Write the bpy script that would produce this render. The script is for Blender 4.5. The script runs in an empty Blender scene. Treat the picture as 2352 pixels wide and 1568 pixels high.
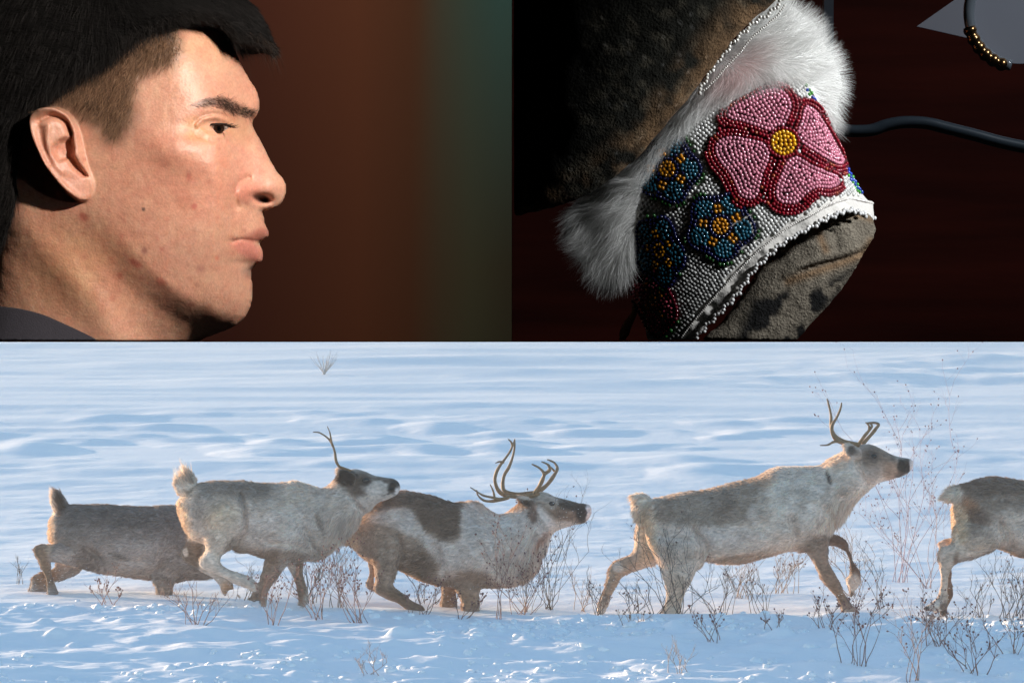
import bpy, math, random
import numpy as np
from math import radians as R
random.seed(7); RNG = np.random.default_rng(7)
C = bpy.context.scene.collection
SC = bpy.context.scene

# ------------------------------------------------------------------ camera, sky, sun, added spot lights, exposure
CZ = 1.80                                  # eye height above the snow
S = 0.18/1176.0                            # tangent per photo pixel (photo 2352 wide)
cd = bpy.data.cameras.new('camera'); cam = bpy.data.objects.new('camera', cd); C.objects.link(cam)
cam.location = (0, 0, CZ); cam.rotation_euler = (R(90), 0, 0)
cd.sensor_width = 36; cd.lens = 100; cd.clip_start = 0.05; cd.clip_end = 5000
SC.camera = cam
SUN_EL, SUN_AZ = R(5.2), R(-50)             # azimuth from +Y towards +X; behind left
w = bpy.data.worlds.new('World'); SC.world = w; w.use_nodes = True
nt = w.node_tree; bg = nt.nodes['Background']; sk = nt.nodes.new('ShaderNodeTexSky')
sk.sky_type = 'NISHITA'; sk.sun_disc = False; sk.sun_elevation = SUN_EL; sk.sun_rotation = SUN_AZ
sk.air_density = 1.0; sk.dust_density = 0.6; sk.ozone_density = 2.2
nt.links.new(sk.outputs[0], bg.inputs[0]); bg.inputs[1].default_value = 0.15
from mathutils import Vector
def aim(o, d): o.rotation_euler = Vector(d).to_track_quat('-Z', 'Y').to_euler()
ld = bpy.data.lights.new('sun', 'SUN'); sun = bpy.data.objects.new('sun', ld); C.objects.link(sun)
ld.energy = 3.6; ld.angle = R(0.6); ld.color = (1.0, 0.74, 0.50)
sd = Vector((math.sin(SUN_AZ)*math.cos(SUN_EL), math.cos(SUN_AZ)*math.cos(SUN_EL), math.sin(SUN_EL)))
aim(sun, -sd); sun.location = (0, 30, 20)
def spot(name, loc, tgt, en, col, size, r, bl=.5):
    l = bpy.data.lights.new(name, 'SPOT'); o = bpy.data.objects.new(name, l); C.objects.link(o)
    l.energy = en; l.color = col; l.spot_size = R(size); l.spot_blend = bl; l.shadow_soft_size = r
    o.location = loc; aim(o, Vector(tgt)-Vector(loc)); return o
spot('added_face_light', (0.27, 1.46, CZ+0.46), (-0.25, 2.0, CZ+0.11), 11.5, (1.0, 0.87, 0.76), 32, 0.02)  # added spot standing in for sunlight on the face
spot('added_bead_light', (0.412, 1.222, CZ+0.25), (0.152, 1.37, CZ+0.105), 2.7, (0.95, 0.97, 1.0), 50, 0.012, 1.0)  # added spot in place of sun raking across the beadwork
spot('added_backdrop_light', (-0.45, 3.0, CZ+1.0), (-0.30, 4.0, CZ+0.2), 10.5, (1.0, 0.9, 0.8), 100, 0.1)  # no real source: added to brighten the left backdrop
spot('added_rod_light', (0.9, 1.55, CZ+0.75), (0.42, 2.5, CZ+0.12), 4.5, (0.85, 0.92, 1.0), 95, 0.06)  # added for highlights on the rod and to lift the right backdrop
SC.view_settings.view_transform = 'Standard'; SC.view_settings.look = 'None'
SC.view_settings.exposure = 1.72; SC.view_settings.gamma = 1

# ------------------------------------------------------------------ helpers
def tag(o, label=None, cat=None, group=None, kind=None):
    if label: o['label'] = label
    if cat: o['category'] = cat
    if group: o['group'] = group
    if kind: o['kind'] = kind
    return o
def empty(name, loc):
    o = bpy.data.objects.new(name, None); C.objects.link(o); o.location = loc; o.empty_display_size = 0.05
    return o
def mesh(name, V, F, mat, parent=None, col=None, smooth=True):
    """V (n,3) world coordinates, F list of int arrays (k, 3 or 4)."""
    V = np.asarray(V, dtype=np.float32)
    if isinstance(F, np.ndarray): F = [F]
    me = bpy.data.meshes.new(name)
    me.vertices.add(len(V))
    pp_ = parent
    while pp_ is not None: V = V-np.array(pp_.location, dtype=np.float32); pp_ = pp_.parent
    me.vertices.foreach_set('co', V.ravel())
    nl = sum(f.size for f in F); npoly = sum(len(f) for f in F)
    me.loops.add(nl); me.polygons.add(npoly)
    me.loops.foreach_set('vertex_index', np.concatenate([f.ravel() for f in F]).astype(np.int32))
    st = []; off = 0
    for f in F:
        st.append(off+np.arange(len(f))*f.shape[1]); off += f.size
    me.polygons.foreach_set('loop_start', np.concatenate(st).astype(np.int32))
    me.polygons.foreach_set('use_smooth', np.full(npoly, smooth))
    me.update(calc_edges=True); me.validate()
    if col is not None:
        a = me.color_attributes.new('Col', 'FLOAT_COLOR', 'POINT')
        c4 = np.ones((len(V), 4), dtype=np.float32); c4[:, :3] = col
        a.data.foreach_set('color', c4.ravel())
    me.materials.append(mat)
    o = bpy.data.objects.new(name, me); C.objects.link(o)
    if parent is not None: o.parent = parent
    return o
def curve_k(pts, X, Z, wd):
    p = crom(pts, 5, False); d = np.full(X.shape, 1e9)
    for a_, b_ in zip(p[:-1], p[1:]):
        e = b_-a_; L = (e**2).sum()+1e-9; t = np.clip(((X-a_[0])*e[0]+(Z-a_[1])*e[1])/L, 0, 1)
        d = np.minimum(d, np.hypot(X-a_[0]-t*e[0], Z-a_[1]-t*e[1]))
    return np.exp(-(d/wd)**2)
def ell(cx, cy, rx, ry, X, Z, dg=0):
    a_ = R(dg); dx, dy = X-cx, Z-cy
    return np.exp(-(((dx*math.cos(a_)+dy*math.sin(a_))/rx)**2+((-dx*math.sin(a_)+dy*math.cos(a_))/ry)**2))
class Fr:
    """a traced detail's frame: zoomed photo coordinates -> photo pixels"""
    def __init__(s, x0, y0, k): s.x0, s.y0, s.k = x0, y0, k
    def px(s, p): p = np.asarray(p, float).reshape(-1, 2); return np.stack([(s.x0+p[:, 0]/s.k)*.9408, (s.y0+p[:, 1]/s.k)*.9408], 1)
    def inv(s, p): return np.stack([(p[:, 0]/.9408-s.x0)*s.k, (p[:, 1]/.9408-s.y0)*s.k], 1)
    def w(s, p, Y):
        q = s.px(p); return np.stack([(q[:, 0]-1176)*S*Y, CZ+(784-q[:, 1])*S*Y], 1)
    def u(s, Y): return .9408/s.k*S*Y      # metres per frame unit
def app(V):
    """where points of the place sit in the photograph"""
    return np.stack([V[:, 0]/V[:, 1]/S+1176, 784-(V[:, 2]-CZ)/V[:, 1]/S], 1)
def crom(P, n=6, closed=True):
    P = np.asarray(P, float); N = len(P); out = []
    rng = range(N) if closed else range(N-1)
    for i in rng:
        if closed: a, b, c, d = P[i-1], P[i], P[(i+1) % N], P[(i+2) % N]
        else: a, b, c, d = P[max(i-1, 0)], P[i], P[i+1], P[min(i+2, N-1)]
        for t in np.arange(n)/n:
            out.append(.5*(2*b+(c-a)*t+(2*a-5*b+4*c-d)*t*t+(3*b-a-3*c+d)*t**3))
    if not closed: out.append(P[-1])
    return np.array(out)
def sdist(poly, X, Z, near=False):
    """signed distance, positive inside"""
    d = np.full(X.shape, 1e18); ins = np.zeros(X.shape, bool); nx = np.zeros(X.shape); nz = np.zeros(X.shape)
    n = len(poly)
    for i in range(n):
        ax, az = poly[i]; bx, bz = poly[(i+1) % n]
        ex, ez = bx-ax, bz-az; L = ex*ex+ez*ez+1e-18
        t = np.clip(((X-ax)*ex+(Z-az)*ez)/L, 0, 1)
        qx = ax+t*ex; qz = az+t*ez; dd = (X-qx)**2+(Z-qz)**2
        m = dd < d; d = np.where(m, dd, d)
        if near: nx = np.where(m, qx, nx); nz = np.where(m, qz, nz)
        if az != bz:
            c = ((az > Z) != (bz > Z)) & (X < (bx-ax)*(Z-az)/(bz-az)+ax); ins ^= c
    sd_ = np.where(ins, np.sqrt(d), -np.sqrt(d))
    return (sd_, nx, nz) if near else sd_
def sstep(a, b, x): t = np.clip((x-a)/(b-a), 0, 1); return t*t*(3-2*t)
def blur(A, s):
    r = int(3*s)+1; k = np.exp(-.5*(np.arange(-r, r+1)/s)**2); k /= k.sum()
    A = np.apply_along_axis(lambda v: np.convolve(np.pad(v, r, mode='edge'), k, 'valid'), 0, A)
    return np.apply_along_axis(lambda v: np.convolve(np.pad(v, r, mode='edge'), k, 'valid'), 1, A)
def poisson(mask, h):
    n, m = mask.shape
    if min(n, m) > 24:
        mc = mask[:n//2*2, :m//2*2].reshape(n//2, 2, m//2, 2).mean(axis=(1, 3)) > .5
        uc = poisson(mc, 2*h); u = np.zeros(mask.shape)
        uu = np.repeat(np.repeat(uc, 2, 0), 2, 1); u[:uu.shape[0], :uu.shape[1]] = uu; u *= mask
    else: u = np.zeros(mask.shape)
    ii, jj = np.indices(mask.shape); red = ((ii+jj) % 2 == 0) & mask; blk = ((ii+jj) % 2 == 1) & mask
    om = 1.7
    for _ in range(70):
        for c in (red, blk):
            a = np.zeros_like(u); a[1:-1, 1:-1] = .25*(u[2:, 1:-1]+u[:-2, 1:-1]+u[1:-1, 2:]+u[1:-1, :-2]+2*h*h)
            u = np.where(c, u+om*(a-u), u)
    return np.maximum(u, 0)
def inflate(poly, h, xs, zs, sl=.04):
    X, Z = np.meshgrid(xs, zs, indexing='ij'); d = sdist(poly, X, Z)
    u = poisson(d > 0, h)
    e = np.clip(d, 0, None)
    return np.where(d > 0, u+1e-9, d*sl), d
def surfnets(F, o, h):
    """naive surface nets of F (negative inside)"""
    nx, ny, nz = F.shape; s = F < 0
    cnt = np.zeros((nx-1, ny-1, nz-1), np.int8)
    for a in (0, 1):
        for b in (0, 1):
            for c in (0, 1): cnt += s[a:nx-1+a, b:ny-1+b, c:nz-1+c]
    act = (cnt > 0) & (cnt < 8); I, J, K = np.nonzero(act)
    idx = np.full(act.shape, -1, np.int32); idx[I, J, K] = np.arange(len(I))
    acc = np.zeros((len(I), 3)); num = np.zeros(len(I)); cs = [(a, b, c) for a in (0, 1) for b in (0, 1) for c in (0, 1)]
    for p in cs:
        for q in cs:
            if sum(q)-sum(p) == 1 and all(q[i] >= p[i] for i in range(3)):
                f0 = F[I+p[0], J+p[1], K+p[2]]; f1 = F[I+q[0], J+q[1], K+q[2]]
                m = (f0 < 0) != (f1 < 0); t = np.where(m, f0/np.where(m, f0-f1, 1), 0)
                P = np.array(p)[None]+t[:, None]*(np.array(q)-np.array(p))[None]
                acc += P*m[:, None]; num += m
    V = (np.stack([I, J, K], 1)+acc/num[:, None])*h+np.array(o)
    Q = []
    sx = s[:-1, 1:-1, 1:-1] != s[1:, 1:-1, 1:-1]; i, j, k = np.nonzero(sx); j += 1; k += 1
    q = np.stack([idx[i, j-1, k-1], idx[i, j, k-1], idx[i, j, k], idx[i, j-1, k]], 1); f = s[i, j, k]; Q.append(np.where(f[:, None], q, q[:, ::-1]))
    sy = s[1:-1, :-1, 1:-1] != s[1:-1, 1:, 1:-1]; i, j, k = np.nonzero(sy); i += 1; k += 1
    q = np.stack([idx[i-1, j, k-1], idx[i-1, j, k], idx[i, j, k], idx[i, j, k-1]], 1); f = s[i, j, k]; Q.append(np.where(f[:, None], q, q[:, ::-1]))
    sz = s[1:-1, 1:-1, :-1] != s[1:-1, 1:-1, 1:]; i, j, k = np.nonzero(sz); i += 1; j += 1
    q = np.stack([idx[i-1, j-1, k], idx[i, j-1, k], idx[i, j, k], idx[i-1, j, k]], 1); f = s[i, j, k]; Q.append(np.where(f[:, None], q, q[:, ::-1]))
    return V, np.concatenate(Q).astype(np.int32)
def vnormals(V, Q):
    n = np.cross(V[Q[:, 2]]-V[Q[:, 0]], V[Q[:, 3 if Q.shape[1] == 4 else 1]]-V[Q[:, 1 if Q.shape[1] == 4 else 0]])
    N = np.zeros_like(V)
    for c in range(Q.shape[1]): np.add.at(N, Q[:, c], n)
    return N/(np.linalg.norm(N, axis=1, keepdims=True)+1e-12)
_L = RNG.random((64, 64, 64)).astype(np.float32)
def noise(P, f):
    """smooth value noise 0..1"""
    P = np.asarray(P)*f; i = np.floor(P).astype(int); t = P-i; t = t*t*(3-2*t); r = 0
    for a in (0, 1):
        for b in (0, 1):
            for c in (0, 1):
                wgt = (t[..., 0] if a else 1-t[..., 0])*(t[..., 1] if b else 1-t[..., 1])*(t[..., 2] if c else 1-t[..., 2])
                r = r+wgt*_L[(i[..., 0]+a) % 64, (i[..., 1]+b) % 64, (i[..., 2]+c) % 64]
    return r
def fbm(P, f, o=3):
    s = 0; a = 1; t = 0
    for _ in range(o): s = s+a*noise(np.asarray(P)+3.7*_, f); t += a; a *= .5; f *= 2.1
    return s/t
def tubes(chains, ns=6):
    """chains: (points (n,3), radii (n,)) -> V, F joined tubes with closed ends"""
    VV = []; FF = []; TT = []; off = 0
    for P, r in chains:
        P = np.asarray(P, float); r = np.broadcast_to(np.asarray(r, float), (len(P),)); n = len(P)
        T = np.gradient(P, axis=0); T /= np.linalg.norm(T, axis=1, keepdims=True)+1e-12
        up = np.array([0.13, 1., .21]); A = np.cross(T, up); A /= np.linalg.norm(A, axis=1, keepdims=True)+1e-12; B = np.cross(T, A)
        an = np.arange(ns)/ns*2*np.pi
        ring = P[:, None]+r[:, None, None]*(np.cos(an)[None, :, None]*A[:, None]+np.sin(an)[None, :, None]*B[:, None])
        VV.append(ring.reshape(-1, 3)); i = np.arange(n-1)[:, None]*ns; j = np.arange(ns)[None]
        j2 = (j+1) % ns
        FF.append((np.stack([i+j, i+j2, i+ns+j2, i+ns+j], -1).reshape(-1, 4))+off)
        VV.append(P[[0, -1]]); c0 = off+n*ns
        jj = np.arange(ns); TT.append(np.stack([np.full(ns, c0), off+(jj+1) % ns, off+jj], 1)); TT.append(np.stack([np.full(ns, c0+1), off+(n-1)*ns+jj, off+(n-1)*ns+(jj+1) % ns], 1))
        off += n*ns+2
    return np.concatenate(VV), [np.concatenate(FF), np.concatenate(TT)]
def ribbons(P0, D, N, L, wd, seg=3, bend=None, col=None, taper=True):
    """hairs: roots P0, directions D, surface normals N, lengths, widths; bends towards `bend`"""
    n = len(P0); L = np.broadcast_to(L, (n,)); wd = np.broadcast_to(wd, (n,))
    side = np.cross(D, np.array([0, 1, 0])+RNG.normal(0, .5, (n, 3))); side /= np.linalg.norm(side, axis=1, keepdims=True)+1e-9
    rows = []
    for k in range(seg+1):
        t = k/seg; c = P0+D*(L*t)[:, None]
        if bend is not None: c = c+bend*(L*t*t)[:, None]
        ww = wd*(1-t*.92 if taper else 1)
        rows.append(c-side*ww[:, None]/2); rows.append(c+side*ww[:, None]/2)
    V = np.stack(rows, 1).reshape(-1, 3); b = np.arange(n)[:, None]*(2*(seg+1)); k = np.arange(seg)[None]*2
    Q = np.stack([b+k, b+k+1, b+k+3, b+k+2], -1).reshape(-1, 4)
    cc = None if col is None else np.repeat(col, 2*(seg+1), 0)
    return V, Q, cc
def box(x0, x1, y0, y1, z0, z1):
    V = np.array([(x, y, z) for x in (x0, x1) for y in (y0, y1) for z in (z0, z1)], float)
    return V, np.array([(0, 1, 3, 2), (4, 6, 7, 5), (0, 4, 5, 1), (2, 3, 7, 6), (0, 2, 6, 4), (1, 5, 7, 3)])

# ------------------------------------------------------------------ materials
def mat(name, base=(.5, .5, .5), rough=.6, metal=0, attr=False, spec=.5, coat=0, sss=0, sssr=(1, .2, .1), sheen=0, trans=0):
    m = bpy.data.materials.new(name); m.use_nodes = True; b = m.node_tree.nodes['Principled BSDF']
    b.inputs['Base Color'].default_value = (*base, 1); b.inputs['Roughness'].default_value = rough
    b.inputs['Metallic'].default_value = metal; b.inputs['Specular IOR Level'].default_value = spec
    b.inputs['Coat Weight'].default_value = coat; b.inputs['Sheen Weight'].default_value = sheen
    if sss: b.inputs['Subsurface Weight'].default_value = sss; b.inputs['Subsurface Radius'].default_value = sssr; b.inputs['Subsurface Scale'].default_value = .004
    if trans: b.inputs['Transmission Weight'].default_value = trans
    if attr:
        a = m.node_tree.nodes.new('ShaderNodeAttribute'); a.attribute_name = 'Col'
        m.node_tree.links.new(a.outputs[0], b.inputs['Base Color'])
    return m
def bump(m, scale, strength, dist=.01, stretch=(1, 1, 1), rot=(0, 0, 0), detail=5, mixcol=0, cr_=((.35, .33, .32, 1), (1.3, 1.3, 1.3, 1))):
    t = m.node_tree; b = t.nodes['Principled BSDF']; tc = t.nodes.new('ShaderNodeTexCoord'); mp = t.nodes.new('ShaderNodeMapping')
    mp.inputs['Scale'].default_value = stretch; mp.inputs['Rotation'].default_value = rot
    no = t.nodes.new('ShaderNodeTexNoise'); no.inputs['Scale'].default_value = scale; no.inputs['Detail'].default_value = detail
    bu = t.nodes.new('ShaderNodeBump'); bu.inputs['Strength'].default_value = strength; bu.inputs['Distance'].default_value = dist
    t.links.new(tc.outputs['Object'], mp.inputs[0]); t.links.new(mp.outputs[0], no.inputs[0]); t.links.new(no.outputs[0], bu.inputs['Height'])
    if b.inputs['Normal'].links: t.links.new(b.inputs['Normal'].links[0].from_socket, bu.inputs['Normal'])
    t.links.new(bu.outputs[0], b.inputs['Normal'])
    if mixcol:
        mx = t.nodes.new('ShaderNodeMixRGB'); mx.blend_type = 'MULTIPLY'; mx.inputs[0].default_value = mixcol
        rp = t.nodes.new('ShaderNodeValToRGB'); rp.color_ramp.elements[0].position = .32; rp.color_ramp.elements[1].position = .68
        rp.color_ramp.elements[0].color = cr_[0]; rp.color_ramp.elements[1].color = cr_[1]
        t.links.new(no.outputs[0], rp.inputs[0])
        if b.inputs['Base Color'].links: t.links.new(b.inputs['Base Color'].links[0].from_socket, mx.inputs[1])
        else: mx.inputs[1].default_value = b.inputs['Base Color'].default_value
        t.links.new(rp.outputs[0], mx.inputs[2]); t.links.new(mx.outputs[0], b.inputs['Base Color'])
    return m
def translucent(name, attr=True, base=(.8, .8, .8), k=.35, rough=.7):
    m = mat(name, base, rough, attr=attr, spec=.25); t = m.node_tree; b = t.nodes['Principled BSDF']
    tr = t.nodes.new('ShaderNodeBsdfTranslucent'); mx = t.nodes.new('ShaderNodeMixShader'); mx.inputs[0].default_value = k
    if attr: t.links.new(b.inputs['Base Color'].links[0].from_socket, tr.inputs[0])
    else: tr.inputs[0].default_value = (*base, 1)
    out = t.nodes['Material Output']; t.links.new(b.outputs[0], mx.inputs[1]); t.links.new(tr.outputs[0], mx.inputs[2]); t.links.new(mx.outputs[0], out.inputs[0])
    return m
M_black = mat('matt_black', (.006, .006, .006), 1, spec=0)
M_snow = bump(bump(mat('snow', (.93, .94, .96), .6, spec=.15), 5, .22, .04, detail=4), 50, .3, .006, detail=3)
M_coat = bump(bump(mat('coat', attr=True, rough=.95, spec=.1, sheen=.2), 70, .9, .015, (.45, 1, 1), (0, .7, 0), 5, .5), 14, .45, .03, mixcol=.35)
M_fur = translucent('fur_strands', k=.45)
M_antler = bump(mat('antler', attr=True, rough=.6, spec=.3), 60, .5, .004, mixcol=.4)
M_eye = mat('eye_dark', (.008, .006, .006), .22)
M_twig = bump(mat('twig_bark', attr=True, rough=.8), 200, .3, .002)
M_skin = bump(bump(bump(mat('skin', attr=True, rough=.43, spec=.42, sss=.3, sssr=(1, .35, .18)), 650, .18, .0012, detail=2, mixcol=.16), 130, .12, .002, mixcol=.14, cr_=((1.0, .62, .58, 1), (1.05, 1.12, 1.1, 1))), 40, .15, .003, mixcol=.16, cr_=((1.0, .60, .55, 1), (1.05, 1.12, 1.1, 1)))
M_hair = mat('hair_strands', attr=True, rough=.65, spec=.2)
M_shirt = bump(mat('shirt_cloth', (.022, .022, .032), .9), 900, .5, .001, mixcol=.3)
M_bead = mat('glass_beads', attr=True, rough=.16, spec=.6, coat=.5)
M_hide = bump(bump(mat('worn_hide', attr=True, rough=.95, spec=.1), 900, .8, .0012, mixcol=.5), 120, .5, .004, mixcol=.4)
M_white = bump(mat('white_hide', (.62, .60, .56), .85, spec=.2), 500, .5, .001)
M_chrome = mat('chrome', (.55, .6, .65), .18, 1)
M_copper = mat('copper_rim', (.5, .28, .12), .25, 1)
M_paper = mat('grey_paper', (.32, .32, .36), .8)

# ------------------------------------------------------------------ the setting: snow field
def terrain_h(X, Y):
    P = np.stack([X, Y, np.zeros_like(X)], -1)
    near = 1-sstep(26, 40, Y); far = sstep(22, 38, Y)
    h = .062*(1-sstep(-1.9, -.2, X))*near*sstep(12, 15, Y)
    h = h+(.05*(fbm(P, .9, 3)-.5)+.10*(fbm(P*[1, 1.6, 1], 2.3, 4)-.5)*(1-sstep(18.2, 18.9, Y)*.75))*near
    cl = np.clip(noise(P*[1, 1.2, 1]+5, 6.5)-.66, 0, 1)*.28*(1-sstep(17.9, 18.5, Y)); h = h+cl*near*noise(P+9, 1.1)
    h = h+(.040*sstep(16.2, 16.9, Y)*(1-sstep(18.4, 18.9, Y))-.015)*near
    f2 = fbm(P*[.35, 1, 1]+20, .16, 4)-.5; f3 = fbm(P*[.4, 1, 1]+40, .6, 3)-.5
    f4 = np.clip(fbm(P*[1, 1, 1]+60, .9, 2)-.45, 0, 1)
    h = h+far*((.5*f2-.0)*sstep(30, 60, Y)+.05*f3+.12*f2+.22*f4*sstep(24, 40, Y)*sstep(.3, .7, noise(P*[.5, 1, 1]+80, .09)))
    rise = np.clip(Y-27, 0, None); rise = 3.3*np.tanh((rise*.026+.00006*np.clip(rise, 0, 300)**2)/3.3); h = h+rise; h = np.where(Y > 130, np.minimum(h, 4.2), h)
    return h
def axis(a, b, d, g, end):
    v = list(np.arange(a, b, d)); s_ = d
    while v[-1] < end: s_ *= g; v.append(v[-1]+s_)
    return v
xr = axis(0, 4.6, .028, 1.03, 260); xs = np.array([-a for a in xr[:0:-1]]+xr)
ys = np.array([-400, -150, -60, -25, -10, -4]+list(np.arange(-2, 12.5, .5))+axis(12.6, 21, .026, 1.0075, 600))
Xg, Yg = np.meshgrid(xs, ys, indexing='ij'); Hh = terrain_h(Xg, Yg)
Vg = np.stack([Xg, Yg, Hh], -1).reshape(-1, 3); ny = len(ys)
ii, jj = np.meshgrid(np.arange(len(xs)-1), np.arange(ny-1), indexing='ij'); a = (ii*ny+jj).ravel()
g = mesh('snow_ground', Vg, np.stack([a, a+ny, a+ny+1, a+1], 1), M_snow); tag(g, kind='structure')
def gz(x, y): return float(terrain_h(np.array([[x]]), np.array([[y]]))[0, 0])

# ------------------------------------------------------------------ the display cases over the look-out (unseen dark enclosure round the camera, added to block sky light)
def slab(name, b, m=M_black):
    V, F = box(*b); o = mesh(name, V, F, m, smooth=False); tag(o, kind='structure'); return o
slab('case_floor', (-1.2, 1.2, 1.16, 4.3, CZ-.0002, CZ))
slab('case_partition', (-.0001, .0001, 1.17, 1.5, CZ+.0006, CZ+.9))
slab('light_blocker_ceiling', (-1.2, 1.2, -1.6, 4.3, CZ+1.2, CZ+1.25))  # unseen; this and the outer walls are added to keep sky light out
slab('light_blocker_wall', (-1.25, -1.2, -1.6, 4.3, CZ-.0002, CZ+1.25))
slab('light_blocker_wall', (1.2, 1.25, -1.6, 4.3, CZ-.0002, CZ+1.25))
slab('light_blocker_wall', (-1.25, -1.2, -1.6, 1.1, -.3, CZ-.001)); slab('light_blocker_wall', (1.2, 1.25, -1.6, 1.1, -.3, CZ-.001))
slab('light_blocker_wall', (-1.25, 1.25, -1.65, -1.6, -.3, CZ+1.25))
slab('light_blocker_wall', (-1.25, 1.25, 4.301, 4.35, CZ-.0002, CZ+1.25))
# backdrops: brown, olive and teal painted cloth on the left; dark red wood on the right
mb = mat('backdrop_cloth', (.05, .02, .01), 1, spec=.05); t = mb.node_tree; b = t.nodes['Principled BSDF']
tc = t.nodes.new('ShaderNodeTexCoord'); sp = t.nodes.new('ShaderNodeSeparateXYZ'); t.links.new(tc.outputs['Object'], sp.inputs[0])
cr = t.nodes.new('ShaderNodeValToRGB'); mr = t.nodes.new('ShaderNodeMapRange'); mr.inputs[1].default_value = -.72; mr.inputs[2].default_value = 0
t.links.new(sp.outputs[0], mr.inputs[0]); t.links.new(mr.outputs[0], cr.inputs[0])
E = cr.color_ramp; E.elements[0].position = 0; E.elements[0].color = (.05, .012, .008, 1); E.elements[1].position = 1; E.elements[1].color = (.05, .045, .028, 1)
for p_, c_ in ((.45, (.07, .022, .015)), (.70, (.125, .045, .023)), (.80, (.10, .042, .022)), (.86, (.08, .058, .034)), (.92, (.07, .068, .04))):
    e_ = E.elements.new(p_); e_.color = (*c_, 1)
cr2 = t.nodes.new('ShaderNodeValToRGB'); mr2 = t.nodes.new('ShaderNodeMapRange'); mr2.inputs[1].default_value = CZ+.1; mr2.inputs[2].default_value = CZ+.5
t.links.new(sp.outputs[2], mr2.inputs[0]); cr2.color_ramp.elements[0].color = (0, 0, 0, 1); cr2.color_ramp.elements[1].color = (1, 1, 1, 1)
mm = t.nodes.new('ShaderNodeMath'); mm.operation = 'MULTIPLY'; mr3 = t.nodes.new('ShaderNodeMapRange'); mr3.inputs[1].default_value = -.13; mr3.inputs[2].default_value = -.02
t.links.new(sp.outputs[0], mr3.inputs[0]); t.links.new(mr2.outputs[0], mm.inputs[0]); t.links.new(mr3.outputs[0], mm.inputs[1])
mx = t.nodes.new('ShaderNodeMixRGB'); mx.inputs[2].default_value = (.045, .10, .09, 1); t.links.new(mm.outputs[0], mx.inputs[0]); t.links.new(cr.outputs[0], mx.inputs[1]); t.links.new(mx.outputs[0], b.inputs['Base Color'])
o = slab('backdrop_wall', (-1.19, -.0002, 4.0, 4.02, CZ+.0004, CZ+1.19), mb)
mw = bump(mat('dark_red_wood', (.085, .012, .006), .8, spec=.1), 3, .1, .02, (1, 1, 9), mixcol=.75)
slab('backdrop_wall', (.0002, 1.19, 3.0, 3.02, CZ+.0004, CZ+1.19), mw)

# ------------------------------------------------------------------ painting helpers
def paint(px, base, ops, fr, warp=6, seed=0):
    """ops: ('e',cx,cy,rx,ry,deg,color,soft,amount) | ('p',points,color,soft,amount) in frame units"""
    q = fr.inv(px); n = len(q); nz_ = lambda k: (fbm(np.stack([q[:, 0], q[:, 1], np.full(n, k)], 1), 1/45., 3)-.5)*2
    X = q[:, 0]+warp*3*nz_(3.3+seed); Y = q[:, 1]+warp*3*nz_(11.1+seed)
    c = np.tile(np.array(base, float), (n, 1))
    for op in ops:
        if op[0] == 'e':
            _, cx, cy, rx, ry, dg, cc, so, am = op; a_ = R(dg); dx, dy = X-cx, Y-cy
            r = np.sqrt(((dx*math.cos(a_)+dy*math.sin(a_))/rx)**2+((-dx*math.sin(a_)+dy*math.cos(a_))/ry)**2)
            k = 1-sstep(1-so, 1+so, r)
        else:
            _, pts, cc, so, am = op; k = sstep(-so, so, sdist(pts, X, Y))
        c += (np.array(cc)-c)*(k*am)[:, None]
    return c

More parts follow.
